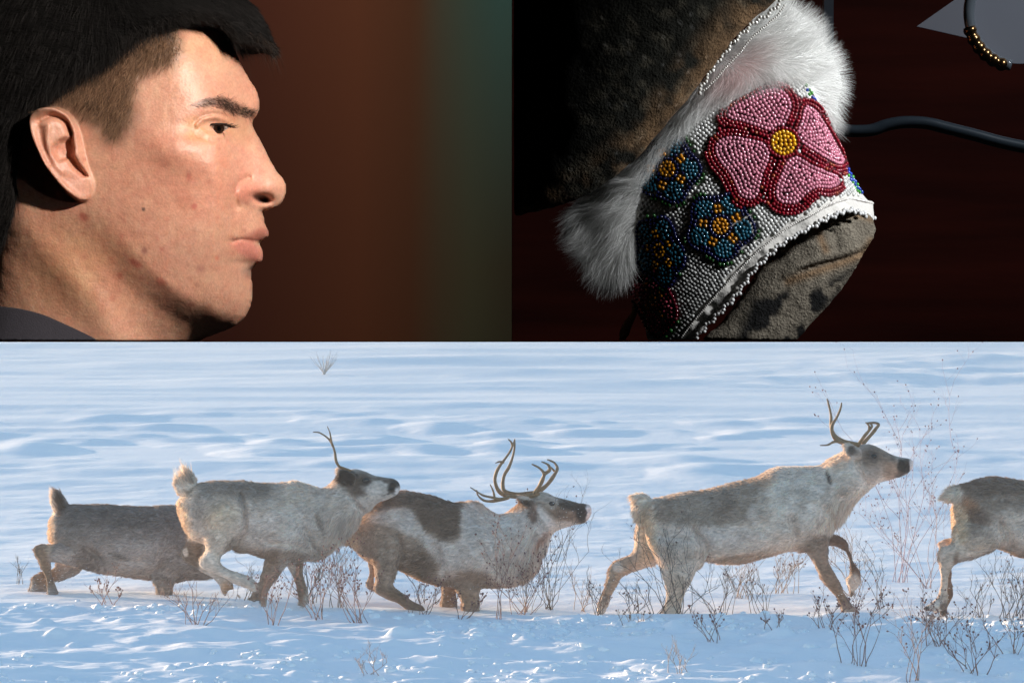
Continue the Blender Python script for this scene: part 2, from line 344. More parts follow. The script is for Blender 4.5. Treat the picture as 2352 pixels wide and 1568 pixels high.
# ------------------------------------------------------------------ reindeer
def reindeer(Y, fr, torso, legs, tail, ear, eyes, antlers, base, ops, label, rel=(), mane=None, h=.0085, lens=1.0, seed=0, flow=(-.8, -.45)):
    pcs = [(torso, 0.0, .92, .0)]+[(l, yo, 1.0, 0) for l, yo in legs]+[(tail, 0.0, .8, 0)]
    for e_ in ear: pcs.append((e_[0], e_[1], .7, 0))
    W = [(crom(fr.w(p, Y), 4), y0, ws) for p, y0, ws, _ in pcs]
    allp = np.concatenate([p for p, _, _ in W]); x0, z0 = allp.min(0)-.05; x1, z1 = allp.max(0)+.05
    xs = np.arange(x0, x1, h); zs = np.arange(z0, z1, h); yv = np.arange(-.30, .30, h)
    G = None
    for k, (p, y0, ws) in enumerate(W):
        U, d = inflate(p, h, xs, zs, .05); U = blur(U, .8)
        if rel and k <= 1:
            gx, gy = np.meshgrid(xs, zs, indexing='ij'); fq = fr.inv(np.stack([(gx/Y/S+1176).ravel(), (784-(gy-CZ)/Y/S).ravel()], 1)); fx_, fy_ = fq[:, 0].reshape(gx.shape), fq[:, 1].reshape(gx.shape); rr_ = 0
            for op in rel:
                if op[0] == 'c': rr_ = rr_+1.5*op[3]*curve_k(op[1], fx_, fy_, op[2])
                else: rr_ = rr_+1.5*op[6]*ell(op[1], op[2], op[3], op[4], fx_, fy_, op[5])
            Hq = np.sqrt(np.maximum(U, 0)); U = np.where(U > 0, (np.maximum(Hq+rr_*sstep(.02, .08, Hq), Hq*.4))**2, U)
        dy2 = ((yv-y0)/ws)**2
        g_ = (dy2[None, :, None]-U[:, None, :])/(2*np.sqrt(np.maximum(U[:, None, :], dy2[None, :, None])+.0006))+(.005 if 0 < k <= len(legs) else .004 if k == 0 else 0)
        if G is None: G = g_
        else:
            kk = .035 if k <= len(legs) else .012; hh = np.clip(.5+.5*(g_-G)/kk, 0, 1); G = g_*(1-hh)+G*hh-kk*hh*(1-hh)
    Xn, Yn, Zn = np.meshgrid(xs, yv, zs, indexing='ij'); Pn = np.stack([Xn, Yn, Zn], -1)
    G = G+(noise(Pn*[.7, 1, 1], 22)-.5)*.010+(noise(Pn, 8)-.5)*.014
    V, Q = surfnets(G.astype(np.float32), (x0, -.30, z0), h); V[:, 1] += Y
    N = vnormals(V, Q)
    lo = V[:, 2].min()
    root = empty('reindeer', (float(V[:, 0].mean()), Y, max(float(lo), -.02))); tag(root, label, 'reindeer', 'reindeer running in file across the snow')
    px = np.stack([V[:, 0]/Y/S+1176, 784-(V[:, 2]-CZ)/Y/S], 1)
    col = np.clip(paint(px, base, ops, fr, seed=seed), .005, 1)**.95; col = np.clip(col*(1+.5*np.clip(col.mean(1, keepdims=True)*3, 0, 1))*np.array([1.15, .975, .88]), .01, 9); col = col*(.80/np.maximum(col.max(1, keepdims=True), .80))
    mesh('body', V, Q, M_coat, root, col)
    # coat of lying hairs
    n = 42000; sel = RNG.integers(0, len(V), n); P0 = V[sel]-N[sel]*.003; q = fr.inv(px[sel])
    tf = (noise(V[sel], 14)-.5)*2; tg = noise(V[sel]+9, 24)-.5; D = np.tile(np.array([flow[0], 0, flow[1]]), (n, 1))+RNG.normal(0, .22, (n, 3)); D[:, 2] += 1.1*tf; D[:, 0] += .5*tg; D -= N[sel]*(D*N[sel]).sum(1)[:, None]; D /= np.linalg.norm(D, axis=1, keepdims=True)
    D = D+N[sel]*.38; L = RNG.uniform(.014, .036, n)*lens
    bb = fr.inv(px); leg = np.zeros(n)
    for l, _ in legs: leg = np.maximum(leg, sstep(-4, 8, sdist(l, q[:, 0], q[:, 1])))
    L = L*(1-.75*leg*(1-sstep(-10, 20, sdist(torso, q[:, 0], q[:, 1]))))
    if mane: mk = ell(mane[0], mane[1], mane[2], mane[3], q[:, 0], q[:, 1]); L = L*(1+.9*mk); D[:, 2] -= .6*mk
    hd = np.zeros(n)
    if eyes: hd = 1-sstep(210, 330, np.hypot(q[:, 0]-eyes[0][0]-110, q[:, 1]-eyes[0][1])); L = L*(1-.7*hd)
    if tail:
        tl = sstep(-6, 20, sdist(tail, q[:, 0], q[:, 1])); L = L*(1+.7*tl)
        if seed in (1, 2): D[:, 2] += 1.5*tl; D[:, 0] += .25*tl
    cc = np.clip(col[sel]*RNG.uniform(.68, 1.25, (n, 1))*(1+.55*(noise(V[sel]*[.6, 1, 1]+4, 30)-.5)[:, None]+.35*(noise(V[sel]+4, 9)-.5)[:, None]), .01, .9)
    Vr, Qr, Cr = ribbons(P0, D, N[sel], L, .0045, 2, None, cc); mesh('fur', Vr, Qr, M_fur, root, Cr)
    for ex, ey, er in eyes:
        c = fr.w([(ex, ey)], Y)[0]; r = er*fr.u(Y)
        v, f = uvs(16, 10); i = np.argmin(np.hypot(V[:, 0]-c[0], V[:, 2]-c[1])+(V[:, 1] > Y)*9)
        v = v*[r*1.1, r*.6, r*.85]+[c[0], V[i, 1]+r*.1, c[1]]; mesh('eye', v, f, M_eye, root)
    for an in antlers:
        ch = []
        for pts, r0, r1, ya, yb in an:
            p = crom(fr.w(pts, Y), 7, False); n_ = len(p); tt = np.linspace(0, 1, n_)
            ch.append((np.stack([p[:, 0], Y+ya+(yb-ya)*np.sin(tt*1.57), p[:, 1]], 1), 1.3*(r0+(r1-r0)*tt**1.6)*fr.u(Y)*(1+.08*np.sin(tt*23))))
        Va, Fa = tubes(ch, 8); tip = np.concatenate([np.concatenate([np.repeat(np.linspace(0, 1, len(c[0])), 8), [0, 1]]) for c in ch])
        ca = np.array([.27, .165, .085])*(1-tip[:, None]*.5)+np.array([.16, .12, .09])*tip[:, None]*.6
        mesh('antler', Va, Fa, M_antler, root, ca)
    return root
def uvs(n, m):
    V = [(0, 0, 1)]; 
    for i in range(1, m):
        for j in range(n): a_, b_ = math.pi*i/m, 2*math.pi*j/n; V.append((math.sin(a_)*math.cos(b_), math.sin(a_)*math.sin(b_), math.cos(a_)))
    V.append((0, 0, -1)); Tt = []; Q = []
    for j in range(n): Tt.append((0, 1+j, 1+(j+1) % n)); Tt.append((len(V)-1, 1+(m-2)*n+(j+1) % n, 1+(m-2)*n+j))
    for i in range(m-2):
        for j in range(n): Q.append((1+i*n+j, 1+(i+1)*n+j, 1+(i+1)*n+(j+1) % n, 1+i*n+(j+1) % n))
    return np.array(V), [np.array(Q), np.array(Tt)]
R4 = Fr(60, 1100, 3.36); R5 = Fr(400, 1000, 3.1367); R6 = Fr(820, 1040, 3.409); R7 = Fr(1440, 960, 2.7512); R8 = Fr(2200, 1100, 2.767)
WHT, CRM, TAN, BRN, DRK, GRY, LEG = (.66, .62, .56), (.60, .50, .38), (.30, .22, .15), (.135, .095, .065), (.02, .016, .014), (.26, .25, .245), (.20, .135, .085)
# --- leftmost, grey, tail up
reindeer(19.9, R4, [(335, 455), (500, 445), (700, 450), (850, 460), (960, 472), (1060, 466), (1150, 455), (1260, 462), (1400, 480), (1600, 500), (1780, 490), (1900, 500), (2050, 540), (2130, 600), (2120, 660), (2000, 680), (1850, 700), (1750, 730), (1640, 790), (1590, 890), (1540, 1040), (1380, 1045), (1250, 1065), (1100, 1050), (960, 1040), (800, 1020), (640, 1000), (500, 965), (400, 930), (330, 880), (250, 800), (205, 740), (200, 640), (210, 560), (270, 480)],
    [([(330, 740), (520, 780), (450, 960), (400, 930), (240, 890), (235, 930), (245, 1000), (290, 1120), (310, 1260), (230, 1260), (200, 1080), (170, 980), (130, 880), (95, 800), (110, 765), (160, 752), (250, 755)], -.11),
     ([(240, 895), (440, 940), (470, 980), (380, 1030), (300, 1060), (220, 1090), (190, 1200), (30, 1200), (40, 1060), (110, 1010), (200, 980), (240, 940)], .1),
     ([(1050, 960), (1250, 960), (1235, 1100), (1215, 1200), (1210, 1300), (1090, 1300), (1095, 1200), (1095, 1140), (1070, 1060)], -.1)],
    [(300, 530), (360, 470), (340, 410), (305, 350), (240, 316), (215, 340), (213, 400), (225, 470), (250, 520)], [], [], [],
    (.215, .205, .2), [('e', 700, 520, 600, 90, 3, (.14, .13, .125), .6, .8), ('e', 800, 900, 560, 120, 5, (.36, .34, .33), .6, .75), ('e', 1000, 820, 260, 120, 0, (.36, .35, .345), .5, .6), ('e', 560, 860, 120, 110, 0, (.17, .14, .12), .5, .6),
     ('e', 225, 660, 48, 150, 0, CRM, .4, .9), ('e', 225, 430, 40, 130, -10, WHT, .4, 1), ('e', 305, 420, 30, 110, -20, (.10, .08, .07), .5, .9), ('e', 150, 900, 90, 200, 0, LEG, .5, .9), ('e', 150, 1030, 130, 80, 0, LEG, .5, .7), ('e', 1150, 1130, 90, 110, 0, (.24, .2, .17), .4, .8), ('e', 820, 850, 70, 30, 20, (.09, .07, .055), .8, .4)],
    'dark grey reindeer at the left end of the file, half hidden behind a paler one', seed=1, rel=[('c', [(560, 800), (650, 880), (660, 960)], 30, -.03), ('c', [(1060, 1040), (1150, 920), (1180, 880)], 26, -.03), ('e', 420, 700, 150, 150, 0, .025), ('e', 1150, 720, 130, 180, 0, .02), ('c', [(760, 860), (900, 880), (1000, 900)], 20, -.012)])
# --- second, pale, chin over the next one's rump
reindeer(18.9, R5, [(200, 640), (240, 585), (290, 570), (360, 558), (520, 548), (620, 555), (700, 568), (800, 573), (880, 572), (940, 562), (1000, 548), (1060, 565), (1130, 588), (1210, 608), (1260, 590), (1310, 545), (1350, 490), (1420, 464), (1470, 457), (1530, 472), (1590, 500), (1640, 515), (1700, 522), (1760, 527), (1800, 540), (1812, 575), (1808, 610), (1790, 645), (1760, 662), (1700, 682), (1640, 700), (1610, 732), (1580, 775), (1550, 785), (1515, 810), (1480, 870), (1420, 930), (1360, 1000), (1280, 1080), (1200, 1140), (1120, 1152), (1040, 1160), (940, 1185), (850, 1160), (780, 1130), (700, 1105), (640, 1092), (570, 1088), (520, 1060), (430, 1090), (330, 1030), (215, 985), (150, 890), (115, 800), (110, 710), (150, 660)],
    [([(300, 880), (560, 900), (600, 980), (530, 1060), (450, 1110), (440, 1150), (480, 1190), (560, 1225), (640, 1250), (700, 1280), (738, 1320), (750, 1380), (740, 1445), (690, 1452), (640, 1440), (690, 1405), (680, 1370), (620, 1345), (540, 1315), (440, 1265), (340, 1222), (290, 1190), (285, 1155), (310, 1110), (340, 1060), (320, 990)], -.12),
     ([(190, 960), (340, 980), (335, 1070), (285, 1110), (270, 1140), (330, 1180), (430, 1240), (505, 1290), (520, 1345), (560, 1400), (600, 1450), (560, 1455), (490, 1390), (480, 1470), (455, 1460), (430, 1390), (405, 1335), (360, 1290), (280, 1250), (200, 1210), (140, 1170), (110, 1120), (120, 1070), (160, 1035)], .10),
     ([(820, 1040), (980, 1060), (980, 1160), (930, 1210), (890, 1260), (850, 1320), (805, 1400), (800, 1500), (750, 1500), (738, 1300), (760, 1220), (785, 1140)], -.10),
     ([(930, 1130), (1055, 1130), (1060, 1240), (1085, 1330), (1092, 1500), (1025, 1500), (1000, 1370), (960, 1270)], .10)],
    [(195, 670), (240, 600), (240, 530), (215, 480), (155, 438), (140, 490), (85, 550), (100, 610), (130, 660)],
    [([(1340, 445), (1380, 445), (1440, 470), (1475, 500), (1470, 550), (1450, 590), (1400, 560), (1355, 530), (1335, 480)], -.115), ([(1320, 455), (1360, 450), (1400, 500), (1340, 520), (1322, 500)], .09)],
    [(1550, 540, 26)], [[([(1430, 465), (1380, 445), (1345, 425), (1325, 380), (1318, 320), (1300, 260), (1275, 220), (1240, 190), (1200, 168), (1155, 165)], 9, 3, -.04, -.16), ([(1303, 270), (1292, 210), (1285, 165), (1266, 118)], 6, 2, -.16, -.2)]],
    (.40, .375, .345), [('e', 600, 600, 420, 70, 2, (.21, .185, .165), .7, .85), ('e', 330, 720, 180, 150, 0, (.30, .28, .26), .6, .7), ('e', 1100, 640, 200, 90, 10, (.56, .52, .47), .6, .9), ('e', 480, 820, 120, 130, 0, (.50, .44, .35), .6, .8), ('e', 900, 900, 350, 130, 0, (.52, .50, .48), .6, .8), ('e', 850, 1110, 330, 60, 0, (.27, .21, .17), .6, .8),
     ('e', 140, 780, 60, 200, -12, CRM, .5, .9), ('e', 160, 560, 100, 130, -20, WHT, .5, 1), ('e', 560, 1080, 60, 120, 0, LEG, .5, .5), ('e', 200, 1130, 130, 130, 20, BRN, .4, .9), ('e', 165, 1100, 22, 30, 0, WHT, .3, .8), ('e', 380, 1120, 90, 150, 20, (.44, .42, .38), .4, .9), ('e', 550, 1270, 260, 60, 20, (.42, .40, .37), .5, .8), ('e', 480, 1400, 60, 80, 0, (.36, .22, .13), .5, .8),
     ('e', 820, 1280, 90, 200, 15, (.22, .15, .11), .3, .9), ('e', 1040, 1330, 60, 170, 0, (.20, .14, .10), .3, .9), ('e', 700, 1420, 70, 40, 0, (.12, .09, .07), .4, .9),
     ('e', 1280, 740, 130, 170, 20, (.42, .40, .375), .5, .8), ('e', 1430, 800, 90, 180, 30, (.6, .58, .55), .5, .7), ('e', 1220, 860, 25, 110, -15, (.18, .165, .15), .8, .5), ('e', 1500, 560, 120, 100, 0, (.10, .075, .06), .4, 1), ('e', 1400, 515, 75, 65, 20, (.022, .015, .013), .3, 1), ('e', 1660, 610, 120, 60, 15, (.38, .36, .34), .4, .95), ('e', 1700, 530, 110, 18, 6, (.08, .06, .05), .5, .9), ('e', 1550, 545, 45, 38, 0, (.05, .04, .035), .4, .9), ('e', 1770, 590, 62, 62, 0, (.02, .018, .018), .3, 1), ('e', 1795, 625, 22, 40, 0, (.7, .7, .72), .5, .9), ('e', 1730, 638, 60, 7, -18, (.05, .04, .035), .5, .8), ('e', 1560, 720, 90, 60, 0, (.33, .29, .26), .5, .8)],
    'pale reindeer with one slim antler, its chin over the next one\'s rump', seed=2, mane=(1400, 860, 130, 200), rel=[('c', [(600, 640), (645, 760), (640, 900), (560, 1020)], 22, -.032), ('e', 450, 800, 160, 190, 0, .035), ('e', 950, 950, 170, 160, 0, .03), ('c', [(1090, 900), (1150, 1000), (1190, 1090)], 26, -.03), ('c', [(1180, 800), (1210, 880)], 14, -.02), ('c', [(1440, 650), (1500, 740), (1530, 780)], 20, -.03), ('c', [(820, 1000), (1000, 1010), (1120, 1060)], 18, -.015), ('e', 820, 780, 200, 120, 0, .015)])
# --- third, brown saddle, big antlers
reindeer(19.35, R6, [(380, 600), (450, 565), (550, 545), (650, 555), (750, 575), (850, 605), (940, 640), (1040, 642), (1100, 630), (1160, 630), (1210, 655), (1260, 695), (1320, 730), (1380, 738), (1440, 715), (1520, 650), (1560, 600), (1620, 575), (1690, 548), (1760, 558), (1830, 587), (1900, 607), (1980, 627), (2060, 642), (2105, 648), (2125, 680), (2115, 740), (2080, 790), (2030, 812), (1980, 815), (1900, 840), (1830, 870), (1790, 910), (1760, 980), (1720, 1080), (1670, 1180), (1600, 1270), (1500, 1320), (1380, 1335), (1250, 1335), (1150, 1350), (1060, 1350), (960, 1335), (870, 1325), (780, 1300), (680, 1265), (590, 1220), (510, 1180), (440, 1190), (330, 1160), (250, 1110), (150, 1010), (60, 930), (110, 850), (200, 740), (290, 660)],
    [([(300, 980), (540, 1000), (520, 1180), (490, 1260), (480, 1310), (540, 1370), (640, 1430), (740, 1470), (820, 1510), (720, 1540), (600, 1510), (500, 1455), (420, 1425), (360, 1395), (325, 1365), (318, 1320), (335, 1250), (325, 1160)], -.12),
     ([(230, 1040), (340, 1080), (330, 1240), (318, 1330), (335, 1370), (450, 1420), (620, 1500), (540, 1510), (420, 1445), (300, 1390), (245, 1352), (238, 1300), (262, 1220), (255, 1140)], .10),
     ([(970, 1230), (1230, 1240), (1190, 1390), (1195, 1560), (1070, 1560), (1040, 1430), (990, 1350)], -.1),
     ([(880, 1260), (1010, 1280), (1000, 1400), (990, 1560), (862, 1560), (875, 1400)], .1)],
    [(100, 880), (60, 850), (45, 900), (60, 970), (110, 1000)],
    [([(1518, 578), (1600, 577), (1650, 603), (1680, 640), (1650, 680), (1600, 672), (1550, 645)], -.12)],
    [(1795, 640, 24)],
    [[([(1690, 562), (1600, 575), (1500, 580), (1420, 570), (1370, 545), (1340, 500), (1325, 440), (1335, 380), (1365, 320), (1410, 260), (1450, 200), (1475, 140), (1485, 112)], 15, 4, -.04, -.20), ([(1440, 578), (1370, 592), (1300, 578), (1230, 560), (1180, 530), (1123, 492)], 10, 3, -.16, -.24), ([(1440, 582), (1370, 602), (1290, 612), (1230, 602), (1185, 560), (1175, 515)], 11, 3, -.15, -.20), ([(1325, 600), (1312, 530), (1285, 470)], 8, 2.5, -.18, -.2), ([(1470, 160), (1460, 125), (1433, 98)], 8, 3, -.2, -.2), ([(1400, 290), (1362, 285), (1327, 298)], 8, 2, -.19, -.2), ([(1650, 562), (1690, 500), (1722, 430), (1730, 385), (1690, 340), (1628, 308)], 15, 4, -.05, -.12), ([(1728, 392), (1775, 360), (1765, 315), (1708, 288)], 13, 3, -.11, -.12)],
     [([(1660, 556), (1520, 572), (1410, 548), (1388, 500), (1400, 420), (1440, 350), (1470, 270), (1486, 190), (1488, 115)], 14, 5, .05, .2), ([(1690, 545), (1760, 490), (1820, 410), (1845, 360), (1820, 310), (1760, 284)], 14, 4, .04, .14), ([(1820, 380), (1790, 345)], 8, 3, .13, .14)]],
    (.30, .25, .21), [('p', [(330, 560), (520, 520), (900, 590), (1090, 640), (1060, 800), (1010, 900), (900, 930), (820, 860), (740, 830), (690, 740), (640, 670), (430, 670), (280, 690)], (.15, .11, .085), 34, 1), ('p', [(300, 740), (450, 680), (620, 690), (680, 760), (740, 860), (830, 930), (980, 960), (1060, 900), (1060, 700), (1120, 640), (1240, 680), (1400, 740), (1540, 680), (1640, 650), (1760, 700), (1830, 820), (1850, 870), (1700, 1100), (1600, 1260), (1450, 1320), (1300, 1240), (1220, 1180), (1100, 1180), (980, 1260), (880, 1240), (870, 1120), (780, 1000), (700, 900), (600, 870), (440, 790), (310, 780)], (.60, .585, .57), 36, 1),
     ('e', 720, 1110, 130, 100, 30, (.14, .10, .075), .8, .75), ('e', 1120, 1260, 180, 110, 0, (.26, .2, .16), .5, .85), ('e', 740, 1240, 240, 50, 20, (.22, .17, .13), .6, .7), ('e', 120, 960, 60, 110, -40, CRM, .5, .9), ('e', 400, 1300, 130, 220, 0, (.25, .19, .15), .4, .7), ('e', 620, 1450, 260, 60, 25, (.17, .12, .085), .4, .9), ('e', 1020, 1440, 190, 110, 0, (.24, .17, .12), .4, .9),
     ('e', 1640, 720, 45, 80, 0, (.14, .09, .07), .5, .95), ('e', 1720, 930, 25, 100, 40, (.25, .16, .12), .6, .9), ('e', 1880, 690, 170, 90, 14, (.20, .145, .11), .4, .95), ('e', 1960, 655, 150, 42, 12, (.05, .038, .032), .4, 1), ('e', 1795, 640, 55, 42, 0, (.30, .26, .22), .3, .9), ('e', 2060, 720, 65, 90, 0, (.03, .025, .024), .3, 1), ('e', 2108, 720, 22, 80, 8, (.75, .76, .8), .5, .95), ('e', 1590, 625, 62, 36, 20, (.07, .05, .04), .5, .9), ('e', 1570, 590, 60, 14, 8, (.5, .46, .42), .5, .8), ('e', 2020, 785, 60, 7, -15, (.04, .03, .03), .5, .8), ('e', 1760, 590, 90, 40, 10, (.32, .29, .26), .5, .8), ('e', 1880, 840, 110, 45, -12, (.55, .53, .5), .5, .9)],
    'brown backed reindeer with white shoulder and the largest, many pointed antlers', seed=3, mane=(1620, 1020, 150, 220), rel=[('c', [(530, 900), (560, 1020), (530, 1140)], 26, -.03), ('e', 380, 920, 170, 200, 0, .03), ('e', 1200, 1000, 200, 220, 0, .03), ('c', [(860, 1000), (900, 1150), (960, 1280)], 26, -.025), ('c', [(1330, 900), (1400, 1050), (1380, 1200)], 30, -.02), ('c', [(1660, 720), (1700, 800), (1740, 850)], 20, -.025)])
# --- fourth, striding
reindeer(19.03, R7, [(400, 730), (430, 708), (480, 700), (560, 682), (640, 668), (760, 655), (880, 628), (960, 605), (1040, 590), (1110, 570), (1170, 540), (1220, 512), (1280, 500), (1380, 498), (1480, 498), (1550, 490), (1590, 460), (1640, 430), (1700, 395), (1760, 358), (1850, 342), (1900, 350), (1950, 370), (2010, 405), (2060, 428), (2110, 438), (2150, 447), (2168, 475), (2160, 510), (2130, 545), (2090, 565), (2050, 570), (2010, 582), (1940, 597), (1890, 632), (1830, 682), (1780, 735), (1740, 790), (1690, 850), (1640, 890), (1610, 940), (1570, 1000), (1500, 1060), (1440, 1065), (1380, 1054), (1300, 1060), (1200, 1087), (1120, 1112), (1040, 1132), (960, 1140), (860, 1135), (780, 1120), (700, 1120), (600, 1150), (480, 1150), (430, 1090), (385, 980), (365, 860), (375, 780)],
    [([(420, 950), (760, 980), (770, 1100), (710, 1180), (665, 1260), (625, 1340), (605, 1420), (605, 1500), (475, 1500), (500, 1400), (505, 1300), (478, 1180), (430, 1080)], -.12),
     ([(320, 850), (420, 900), (450, 1140), (400, 1177), (330, 1197), (260, 1222), (212, 1252), (182, 1310), (152, 1370), (125, 1440), (110, 1490), (40, 1490), (80, 1360), (110, 1280), (132, 1190), (150, 1145), (220, 1108), (290, 1068), (310, 970)], .1),
     ([(1370, 940), (1590, 900), (1585, 1080), (1620, 1170), (1670, 1260), (1700, 1340), (1745, 1410), (1790, 1475), (1700, 1475), (1650, 1370), (1580, 1290), (1520, 1200), (1480, 1110), (1430, 1050)], -.11),
     ([(1560, 900), (1640, 945), (1720, 983), (1765, 1020), (1782, 1080), (1802, 1150), (1837, 1220), (1838, 1280), (1800, 1335), (1785, 1395), (1765, 1410), (1743, 1370), (1745, 1315), (1735, 1260), (1760, 1225), (1750, 1150), (1727, 1095), (1690, 1055), (1640, 1032), (1560, 1015)], .11)],
    [(420, 712), (370, 677), (320, 670), (258, 690), (285, 720), (285, 790), (310, 860), (340, 920), (400, 860), (425, 780)],
    [([(1688, 330), (1740, 330), (1790, 360), (1818, 400), (1795, 440), (1740, 430), (1700, 390)], -.115)],
    [(1895, 418, 18)],
    [[([(1800, 345), (1740, 335), (1690, 328), (1640, 302), (1615, 260), (1612, 210), (1640, 160), (1665, 100), (1673, 58)], 13, 3.5, -.03, -.16), ([(1660, 318), (1620, 322), (1580, 340), (1527, 343)], 8, 2, -.1, -.16), ([(1800, 345), (1835, 290), (1870, 245), (1887, 215), (1872, 200)], 9, 4, -.03, -.07), ([(1868, 248), (1866, 215), (1843, 192)], 7, 2.5, -.06, -.07)],
     [([(1770, 338), (1720, 325), (1660, 290), (1635, 230), (1637, 160), (1625, 90), (1611, 38)], 11, 3.5, .05, .16), ([(1835, 342), (1890, 285), (1930, 240), (1950, 212), (1925, 200), (1875, 203)], 10, 5, .03, .1)]],
    (.50, .475, .44), [('p', [(380, 720), (700, 640), (1000, 580), (1200, 500), (1290, 530), (1180, 640), (1250, 760), (1180, 860), (900, 870), (600, 900), (420, 860), (380, 800)], (.235, .2, .17), 40, .9), ('e', 900, 760, 60, 90, 10, (.15, .12, .1), .7, .6), ('e', 1080, 800, 35, 60, 0, (.5, .48, .46), .6, .7), ('e', 1190, 590, 60, 30, -10, (.30, .19, .11), .6, .7), ('e', 800, 960, 420, 70, 0, (.58, .57, .56), .6, .8), ('e', 1450, 720, 260, 220, 0, (.62, .60, .565), .6, .9), ('e', 1050, 1100, 260, 34, -8, (.28, .21, .16), .6, .8),
     ('e', 600, 1060, 180, 80, 0, (.36, .31, .27), .6, .7), ('e', 330, 760, 90, 130, 0, WHT, .4, 1), ('e', 370, 980, 70, 200, 0, (.52, .42, .3), .5, .9), ('e', 540, 1330, 110, 170, 0, (.48, .42, .35), .4, .8), ('e', 180, 1230, 130, 230, 30, (.30, .22, .16), .4, .9), ('e', 190, 1170, 30, 30, 0, (.55, .5, .45), .4, .8),
     ('e', 1520, 1050, 120, 130, 20, (.24, .185, .15), .5, .95), ('e', 1640, 1280, 90, 220, -32, (.20, .145, .11), .4, 1), ('e', 1720, 1060, 170, 110, 30, (.13, .09, .07), .3, 1), ('e', 1800, 1180, 70, 110, 0, (.13, .09, .07), .4, 1), ('e', 1770, 1270, 55, 50, 0, (.55, .52, .48), .4, .9), ('e', 1770, 1380, 40, 40, 0, (.10, .08, .07), .4, 1),
     ('e', 1590, 560, 14, 55, -12, (.07, .06, .055), .6, .9), ('e', 1615, 770, 34, 40, 0, (.28, .25, .22), .8, .6), ('e', 1660, 460, 80, 40, -30, (.42, .36, .3), .5, .7), ('e', 1930, 440, 150, 110, 20, (.20, .155, .125), .4, 1), ('e', 1890, 418, 50, 34, 20, (.075, .06, .055), .5, .9), ('e', 2010, 520, 80, 60, 0, (.30, .22, .17), .5, .9), ('e', 1900, 540, 70, 60, 0, (.30, .27, .25), .5, .7), ('e', 2110, 490, 52, 62, 0, (.022, .02, .02), .25, 1), ('e', 2080, 548, 40, 22, 0, (.12, .10, .09), .4, .9), ('e', 2162, 490, 16, 40, 0, (.7, .7, .74), .5, .9), ('e', 1745, 380, 40, 34, 40, (.06, .045, .04), .5, .9), ('e', 2095, 545, 55, 6, -15, (.04, .03, .03), .5, .8)],
    'cream necked reindeer with one foreleg lifted and antlers forked front and back', seed=4, mane=(1660, 760, 110, 170), rel=[('c', [(690, 900), (760, 1000), (770, 1090)], 24, -.035), ('e', 540, 880, 160, 180, 0, .03), ('e', 1480, 850, 150, 190, 0, .03), ('c', [(1330, 820), (1370, 950), (1360, 1040)], 26, -.025), ('c', [(1580, 520), (1600, 590)], 10, -.02), ('c', [(1560, 760), (1620, 800), (1640, 860)], 22, -.02), ('c', [(1780, 460), (1830, 560), (1880, 610)], 20, -.03), ('c', [(860, 1100), (1050, 1080), (1250, 1030)], 16, -.015)])
# --- fifth, cut by the frame
reindeer(18.67, R8, [(370, 270), (400, 232), (460, 215), (540, 190), (620, 182), (720, 190), (830, 210), (1000, 222), (1200, 222), (1400, 190), (1550, 110), (1650, 60), (1750, 60), (1850, 110), (1930, 160), (1910, 210), (1800, 240), (1700, 300), (1600, 450), (1450, 620), (1300, 710), (1100, 730), (960, 735), (830, 715), (720, 680), (620, 640), (540, 650), (440, 660), (370, 600), (348, 500), (348, 400)],
    [([(370, 480), (660, 500), (640, 640), (500, 702), (400, 732), (350, 755), (315, 800), (300, 900), (302, 1030), (270, 1065), (220, 1080), (165, 1082), (118, 1078), (122, 1045), (170, 1028), (200, 1000), (232, 960), (240, 860), (240, 760), (235, 690), (260, 640), (320, 615)], -.11),
     ([(265, 640), (300, 600), (360, 595), (440, 600), (360, 740), (360, 900), (374, 1000), (335, 1060), (318, 1125), (272, 1125), (270, 1060), (300, 1000), (318, 900), (310, 800)], .09),
     ([(1150, 560), (1350, 560), (1330, 750), (1380, 900), (1430, 1120), (1360, 1120), (1280, 900), (1200, 760)], -.1), ([(1200, 600), (1400, 560), (1500, 800), (1450, 1000), (1400, 980), (1420, 820), (1300, 720)], .1)],
    [(400, 235), (350, 238), (300, 265), (260, 325), (310, 342), (340, 360), (385, 330)], [], [], [],
    (.24, .2, .17), [('e', 620, 230, 300, 60, 0, (.17, .13, .105), .6, .8), ('e', 820, 520, 280, 130, 0, (.5, .48, .45), .6, .8), ('e', 430, 370, 60, 60, 0, (.36, .2, .11), .6, .7), ('e', 480, 430, 100, 50, 20, (.14, .1, .08), .6, .7), ('e', 375, 500, 50, 150, 0, (.58, .5, .38), .5, .9), ('e', 330, 290, 75, 75, 0, WHT, .4, 1), ('e', 450, 640, 150, 60, -15, (.42, .38, .33), .5, .8), ('e', 270, 800, 70, 200, 0, (.40, .34, .29), .3, .9), ('e', 345, 870, 28, 200, 0, (.17, .11, .08), .3, .9), ('e', 340, 1010, 38, 50, 0, (.15, .1, .07), .4, .9), ('e', 215, 1030, 50, 42, 0, (.6, .58, .55), .4, .9), ('e', 145, 1055, 36, 30, 0, (.05, .04, .035), .3, 1), ('e', 270, 1040, 40, 30, 0, (.1, .075, .06), .4, .9), ('e', 290, 1095, 40, 25, 0, (.06, .05, .045), .3, .9)],
    'reindeer cut by the right edge, only its hind half and white tail in view', seed=5, rel=[('c', [(640, 480), (700, 560), (730, 640)], 24, -.03), ('e', 520, 450, 130, 150, 0, .03)])

